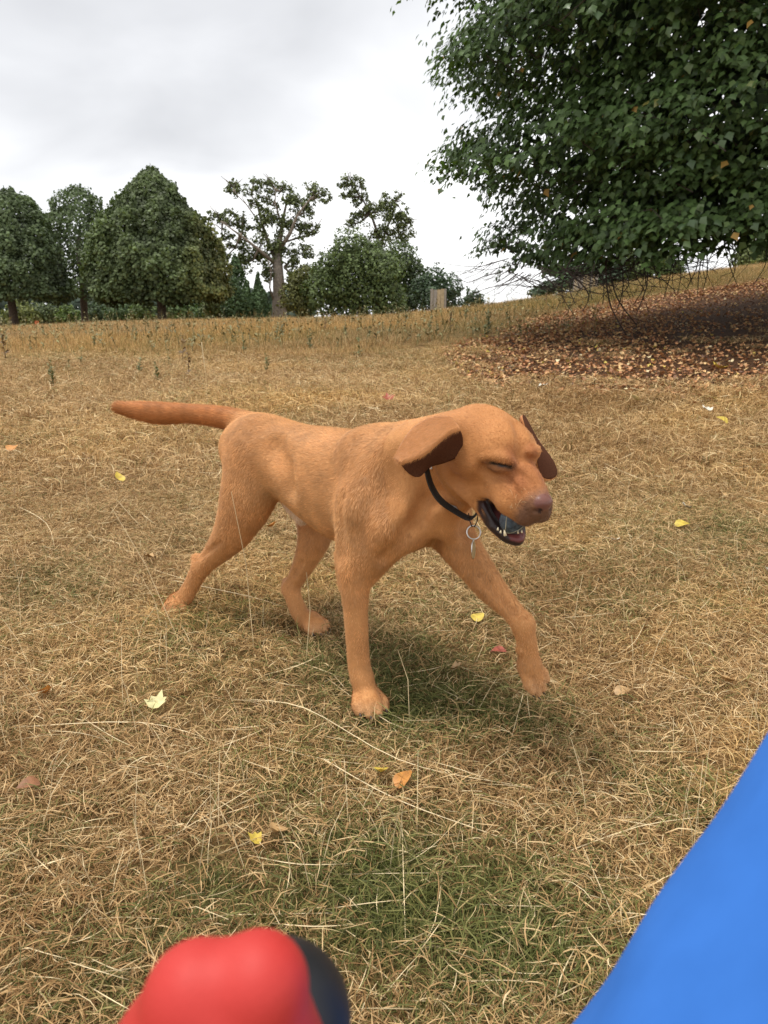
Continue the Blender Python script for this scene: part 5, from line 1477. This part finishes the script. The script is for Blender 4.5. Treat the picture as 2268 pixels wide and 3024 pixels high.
far_tree(468, 46, 'largest dome shaped lime tree with pointed top and short dark trunk', crown_rev(462, 46, [(502, 4), (525, 32), (560, 70), (610, 113), (650, 145), (700, 173), (750, 193), (820, 207), (865, 205), (888, 180)], 44000, (.082, .112, .040), seed=9, edge=(.15, .15, .045)), (880, .28, .24))
# old ragged oak
oak1 = [(700, 560, 26), (690, 545, 16), (755, 558, 30), (790, 545, 22), (826, 552, 34), (870, 590, 40), (925, 565, 34), (950, 580, 24), (905, 612, 32), (640, 640, 24), (675, 650, 32), (720, 665, 36), (655, 690, 22), (745, 600, 18), (790, 600, 26), (795, 650, 46), (850, 660, 46), (890, 680, 32), (930, 680, 20),
        (700, 720, 34), (760, 725, 48), (830, 740, 50), (895, 735, 34), (720, 780, 42), (790, 800, 36), (870, 790, 44), (900, 820, 40), (665, 760, 26)]
far_tree(820, 55, 'old ragged oak with pale trunk, bare dead boughs and open clumps of leaves', crown_blobs(55, oak1, 180, OG, size=(.13, .28), fill=.8, depth=1.2, squash=.8, split=15), (740, .55, .30), bark=m_palebark, boughs=oak1,
         limbs=[([(820, 760, 0), (828, 700, 0), (835, 640, .3), (845, 590, .5)], .40, .10), ([(818, 770, 0), (790, 715, .3), (770, 660, .6), (755, 600, .8), (735, 570, 1)], .30, .06), ([(824, 740, 0), (860, 690, -.5), (880, 640, -.6), (920, 590, -.7)], .28, .06), ([(815, 780, 0), (770, 740, -1), (720, 700, -1.4), (670, 665, -1.5)], .26, .05),
                ([(755, 640, -.5), (735, 610, -.8), (715, 590, -.9), (700, 572, -1)], .08, .03), ([(735, 610, -.8), (722, 590, -.8), (718, 570, -.6)], .05, .02), ([(826, 720, 0), (880, 700, .4), (920, 690, .5), (950, 640, .6)], .16, .04), ([(830, 660, 0), (815, 600, -.5), (818, 565, -.6)], .14, .04), ([(812, 900, 0), (800, 850, -.6), (806, 800, -.8), (796, 770, -.8)], .14, .05), ([(880, 675, 0), (905, 660, -.3), (935, 665, -.5)], .04, .015), ([(840, 790, 0), (870, 750, .5), (895, 745, .6)], .18, .05)])
oak2 = [(1012, 545, 20), (1035, 540, 26), (1062, 548, 24), (1030, 575, 26), (1066, 590, 24), (1085, 625, 34), (1060, 640, 26), (1125, 605, 34), (1165, 590, 30), (1140, 640, 42), (1180, 640, 34), (1205, 660, 26), (1165, 690, 44), (1110, 690, 36), (1198, 708, 26), (1120, 740, 40), (1035, 665, 20)]
far_tree(1120, 60, 'second ragged oak rising behind the round bushy trees, split top', crown_blobs(60, oak2, 195, OG, size=(.13, .28), fill=.8, depth=1.2, squash=.8, split=15), (740, .5, .35), boughs=oak2,
         limbs=[([(1120, 760, 0), (1115, 690, 0), (1095, 630, 0), (1065, 580, 0), (1035, 545, 0)], .28, .05), ([(1120, 740, 0), (1140, 680, 0), (1160, 630, 0), (1168, 595, 0)], .26, .05), ([(1140, 690, 0), (1175, 670, 0), (1200, 655, 0)], .1, .03)])
far_tree(1060, 49, 'broad bushy green tree in front of the second oak', crown_blobs(49, [(1040, 745, 62), (985, 790, 62), (1090, 760, 62), (1130, 800, 66), (1040, 830, 95), (960, 860, 70), (1110, 870, 85), (1010, 895, 60), (1150, 900, 50)], 560, MG, size=(.14, .28), depth=1.2, squash=.95), (900, .2, .15))
far_tree(880, 50, 'yellowish green bush just right of the oak trunk', crown_blobs(50, [(880, 840, 40), (905, 815, 36), (865, 880, 42), (915, 870, 48), (895, 905, 36)], 620, (.12, .125, .035), size=(.13, .26), squash=.95), (910, .12, .1), name='bush', cat='bush', sub='foliage')
far_tree(1190, 56, 'dark tree behind the broad bushy one, rounded at its right', crown_blobs(56, [(1180, 760, 52), (1210, 800, 56), (1215, 860, 62), (1160, 820, 50), (1200, 905, 50)], 560, DG, size=(.15, .3), squash=.95), (900, .2, .15))
far_tree(1290, 54, 'low dark bushy tree just behind the pale timber tree guard', crown_blobs(54, [(1285, 830, 45), (1325, 850, 40), (1270, 880, 48), (1330, 895, 42), (1250, 850, 40)], 620, BG, size=(.14, .28), squash=.95), (900, .18, .12))
far_tree(1400, 70, 'small round dark bush alone on the crest', crown_blobs(70, [(1395, 880, 26), (1412, 890, 22), (1378, 898, 20)], 700, BG, size=(.2, .36), squash=.95), (900, .15, .1), name='bush', cat='bush', sub='foliage')
def conifer(px, Y, top, hw, label, col=(.070, .115, .045)):
    crown = crown_rev(px, Y, [(top, 2), (top + 40, hw * .35), (top + 90, hw * .75), (915, hw), (945, hw * .8)], 3800, col, size=(.14, .30), bump=.3, seed=px)
    return far_tree(px, Y, label, crown, (top + 20, .12, .04))
conifer(690, 52, 758, 44, 'taller of the two young conifers left of the oak trunk')
conifer(757, 53, 812, 36, 'shorter young conifer next to the oak trunk')
# low bushes under and behind the limes
for px, Y, py, r, c, lab in [(60, 66, 925, 42, YG, 'pale yellow green bush under the leftmost lime tree'), (150, 68, 920, 36, (.11, .14, .06), 'grey green bush between the first two lime trunks'), (205, 60, 928, 30, (.11, .16, .035), 'bright green bush left of the second lime trunk'),
                         (300, 70, 920, 40, (.06, .09, .04), 'dark low bush right of the second lime trunk'), (370, 66, 918, 44, (.07, .11, .04), 'mid green bush left of the largest lime trunk'), (420, 64, 915, 34, (.10, .14, .04), 'light green bush touching the largest lime trunk at its left'), (530, 64, 914, 38, (.09, .14, .045), 'light green bush right of the largest lime trunk'),
                         (585, 68, 912, 34, (.07, .12, .045), 'leafy bush between the largest lime and the conifers'), (640, 60, 900, 36, (.10, .125, .04), 'olive bush at the skirt of the largest lime tree')]:
    far_tree(px, Y, lab, crown_blobs(Y, [(px, py, r), (px - r * .7, py + r * .3, r * .7), (px + r * .7, py + r * .25, r * .75)], 620, c, size=(.18, .36), squash=.9), (925, .12, .1), name='bush', cat='bush', group='low bushes behind the lime trees', sub='foliage')
# far dark wood closing the view under the limes
Vw = []
n = 9000
xw = rng.uniform(-62, -10, n); yw = 112 + rng.normal(0, 2.5, n); gzb = gz(xw, yw)
hw_ = 7.5 + 3 * (noise2(xw, xw * 0, .22, 81) - .5) * 2
zw = gzb + rng.uniform(-1, 1, n) * 0 + rng.uniform(-.5, 1, n) * hw_
V, Fc, C_ = clumps(np.stack([xw, yw, zw], 1), np.array([0, -1, .5]) + rng.normal(0, .5, (n, 3)), rng.uniform(.5, 1.1, n), np.array([.045, .070, .048]) * np.clip(rng.normal(1, .25, (n, 1)), .4, 1.8))
tag(link('far_wood', mesh('far_wood', V, Fc, [m_farleaf], False, attrs={'leaf_col': ('POINT', 'FLOAT_COLOR', C_)})), kind='stuff')
# right-hand background seen under the big crown
far_tree(1660, 44, 'flat topped dark cedar glimpsed behind the left of the hanging twigs', crown_blobs(44, [(1600, 865, 34), (1640, 845, 40), (1690, 835, 42), (1740, 845, 40), (1640, 800, 34), (1700, 795, 40)], 620, BG, size=(.14, .3), squash=.45), (820, .2, .15))
far_tree(1800, 48, 'spreading dark cedar behind the middle of the hanging twigs', crown_blobs(48, [(1780, 830, 42), (1830, 820, 46), (1800, 790, 44), (1860, 800, 40), (1740, 800, 34)], 620, BG, size=(.14, .3), squash=.5), (800, .2, .15))
far_tree(1905, 42, 'mid green rounded tree behind the right group of hanging twigs', crown_blobs(42, [(1890, 770, 46), (1940, 770, 46), (1970, 790, 40), (1900, 800, 50), (1990, 800, 34)], 620, MG, size=(.12, .26)), (800, .2, .15))
far_tree(2230, 34, 'yellow green leafy bush on the slope at the right picture edge', crown_blobs(34, [(2200, 765, 44), (2250, 740, 60), (2290, 770, 60), (2230, 790, 40)], 900, (.13, .16, .05), size=(.09, .2)), (800, .15, .1), name='bush', cat='bush', sub='foliage')

# ---- timber tree guards: pale boards nailed round posts
m_board = simple_mat('weathered_board', (.42, .33, .20), .85, bump=.6, scale=10, var=.25)
m_board2 = simple_mat('grey_board', (.30, .27, .23), .85, bump=.6, scale=10, var=.25)
def guard(px0, px1, top, bot, Y, label, nb=4):
    c, mpp = PZ((px0 + px1) / 2, bot, Y); x0 = P(px0, bot, Y)[0]; x1 = P(px1, bot, Y)[0]; zt = P(px0, top, Y)[2]; z0 = gz(c[0], Y) - .1
    wd_ = x1 - x0; root = link('tree_guard', None, loc=((x0 + x1) / 2, Y, z0)); tag(root, label, 'tree guard', 'timber tree guards on the crest')
    h = zt - z0; k = 0
    for sx, sy in ((-1, -1), (1, -1), (1, 1), (-1, 1)):
        x_, y_ = sx * wd_ / 2, sy * wd_ / 2; mb = MB(); s = .045
        V_ = [(x_ + a * s, y_ + b_ * s, c_) for c_ in (0, h) for a, b_ in ((-1, -1), (1, -1), (1, 1), (-1, 1))]
        mb.add(V_, [(3, 2, 1, 0), (4, 5, 6, 7), (0, 1, 5, 4), (1, 2, 6, 5), (2, 3, 7, 6), (3, 0, 4, 7)]); mb.build('post', m_board2, root, False)
    for side in range(4):
        for i in range(nb):
            u0 = -wd_ / 2 + .06 + (wd_ - .12) * i / nb + .012; u1 = -wd_ / 2 + .06 + (wd_ - .12) * (i + 1) / nb - .012; d_ = wd_ / 2 + .02; hh = h * rng.uniform(.96, 1.0); zb = h * .02
            lo = [(u0, -d_ - .012), (u1, -d_ - .012), (u1, -d_ + .012), (u0, -d_ + .012)]; a = side * math.pi / 2
            V_ = [(x_ * math.cos(a) - y_ * math.sin(a), x_ * math.sin(a) + y_ * math.cos(a), z_) for z_ in (zb, hh) for x_, y_ in lo]
            mb = MB(); mb.add(V_, [(3, 2, 1, 0), (4, 5, 6, 7), (0, 1, 5, 4), (1, 2, 6, 5), (2, 3, 7, 6), (3, 0, 4, 7)]); mb.build('board', m_board if (i + side) % 3 else m_board2, root, False)
guard(1274, 1313, 853, 925, 43, 'pale timber tree guard on the crest in front of the low dark tree', 3)
guard(1700, 1752, 812, 878, 34, 'weathered timber tree guard glimpsed behind the hanging twigs', 5)
# small orange sign post far left and a white flower umbels in the field
p0, mpp = PZ(110, 958, 40); p0[2] = gz(p0[0], 40)
rt = tag(link('marker_post', None, loc=tuple(p0)), 'small orange marker between the first two lime trunks on the crest', 'marker')
s = mpp
def boxm(x0, x1, y0, y1, z0, z1): return [(x0, y0, z0), (x1, y0, z0), (x1, y1, z0), (x0, y1, z0), (x0, y0, z1), (x1, y0, z1), (x1, y1, z1), (x0, y1, z1)], [(3, 2, 1, 0), (4, 5, 6, 7), (0, 1, 5, 4), (1, 2, 6, 5), (2, 3, 7, 6), (3, 0, 4, 7)]
zz_ = px_h(962, 40, 110) - p0[2]
mb = MB(); mb.add(*boxm(-6 * s, 5 * s, -.02, .02, zz_, zz_ + 14 * s)); mb.build('panel', simple_mat('orange_panel', (.62, .13, .04), .5), rt, False)
mb = MB(); mb.add(*boxm(-.03, .03, .021, .08, -.1, zz_ + 12 * s)); mb.build('post', m_board2, rt, False)
# ------------------------------------------------------------------ things held close to the camera
def sdf_mesh(pr_list, h):
    global prims
    keep = prims; prims = pr_list
    try: return build_dog_mesh(h)
    finally: prims = keep
def near_ball(px, py, z, rpx):
    """sphere seen at a pixel at depth z along the optical axis"""
    d = AX_R * ((px - 1134) / F) + AX_U * ((1512 - py) / F) + AX_F
    return CAM + d * z, rpx * z / F
RED = []; keep_p = prims
prims = RED
a, ra = near_ball(640, 3190, .245, 290); b_, rb = near_ball(583, 2935, .235, 148); c, r_c = near_ball(762, 2908, .235, 150); e, re_ = near_ball(600, 3600, .27, 260)
rc(a, ra, b_, rb, .010); rc(a, ra, c, r_c, .006); rc(e, re_, a, ra, .02)
q0, r0 = near_ball(662, 2775, .222, 30); q1, r1 = near_ball(690, 2990, .208, 16)
pc(np.array([q0, q1]), np.array([r0 * 1.3, r1 * 1.4]), .010, (0, 0, 1), -1)
prims = keep_p
v, f = sdf_mesh(RED, .0016)
m_red, nt, b = new_mat('red_rubber')
n1 = N(nt, 'ShaderNodeTexNoise', Scale=180.0, Detail=3.0)
nt.links.new(ramp(nt, [(.3, (.44, .022, .016)), (.7, (.52, .032, .024))], n1.outputs[0]), b.inputs['Base Color'])
b.inputs['Roughness'].default_value = .62; b.inputs['Specular IOR Level'].default_value = .5
toy = tag(link('dog_toy', None, loc=tuple(a)), 'out of focus red rubber toy with black tip at the bottom edge of the picture', 'dog toy')
link('body', mesh('body', v - a, f, [m_red]), toy)
BLK = []; prims = BLK
g0, r0 = near_ball(815, 3010, .275, 222); g1, r1 = near_ball(800, 3300, .29, 240)
rc(g0, r0, g1, r1, .01)
prims = keep_p
v, f = sdf_mesh(BLK, .0018)
link('tip', mesh('tip', v - a, f, [simple_mat('black_rubber', (.010, .010, .011), .5)]), toy)
# blue sleeve across the corner
m_blue, nt, b = new_mat('blue_cloth')
n1 = N(nt, 'ShaderNodeTexNoise', Scale=9.0, Detail=3.0)
nt.links.new(ramp(nt, [(.3, (.036, .145, .480)), (.7, (.042, .165, .540))], n1.outputs[0]), b.inputs['Base Color'])
b.inputs['Roughness'].default_value = .9; b.inputs['Specular IOR Level'].default_value = .12
pts = []; NR = 60; NS = 44
cen = []
for t in np.linspace(-.9, 1.6, NR):
    ex, ey = 2268 + (1715 - 2268) * t, 2205 + (3009 - 2205) * t
    bow = 26 * (1 - (2 * t - 1) ** 2) if -.5 < t < 1.5 else -60
    q, r = near_ball(ex + .838 * 630, ey + .546 * 630, .34, 560)
    cen.append((q, r))
V = []
for i, (q, r) in enumerate(cen):
    tdir = cen[min(i + 1, NR - 1)][0] - cen[max(i - 1, 0)][0]; tdir /= np.linalg.norm(tdir)
    n_ = np.cross(tdir, AX_F); n_ /= np.linalg.norm(n_); b2 = np.cross(tdir, n_)
    for s in range(NS):
        an = 2 * math.pi * s / NS
        rr = r * (1 + .012 * math.sin(i * .35 + 2 * math.sin(an * 2)) + .010 * math.sin(an * 5 + i * .12))
        V.append(q + (n_ * math.cos(an) + b2 * math.sin(an)) * rr)
Fc = [(i * NS + s, i * NS + (s + 1) % NS, (i + 1) * NS + (s + 1) % NS, (i + 1) * NS + s) for i in range(NR - 1) for s in range(NS)]
Fc += [tuple(range(NS))[::-1], tuple((NR - 1) * NS + s for s in range(NS))]
o = link('sleeve', mesh('sleeve', np.array(V), Fc, [m_blue]))
tag(o, 'plain bright blue cloth sleeve, out of focus, crossing the lower right corner', 'sleeve')
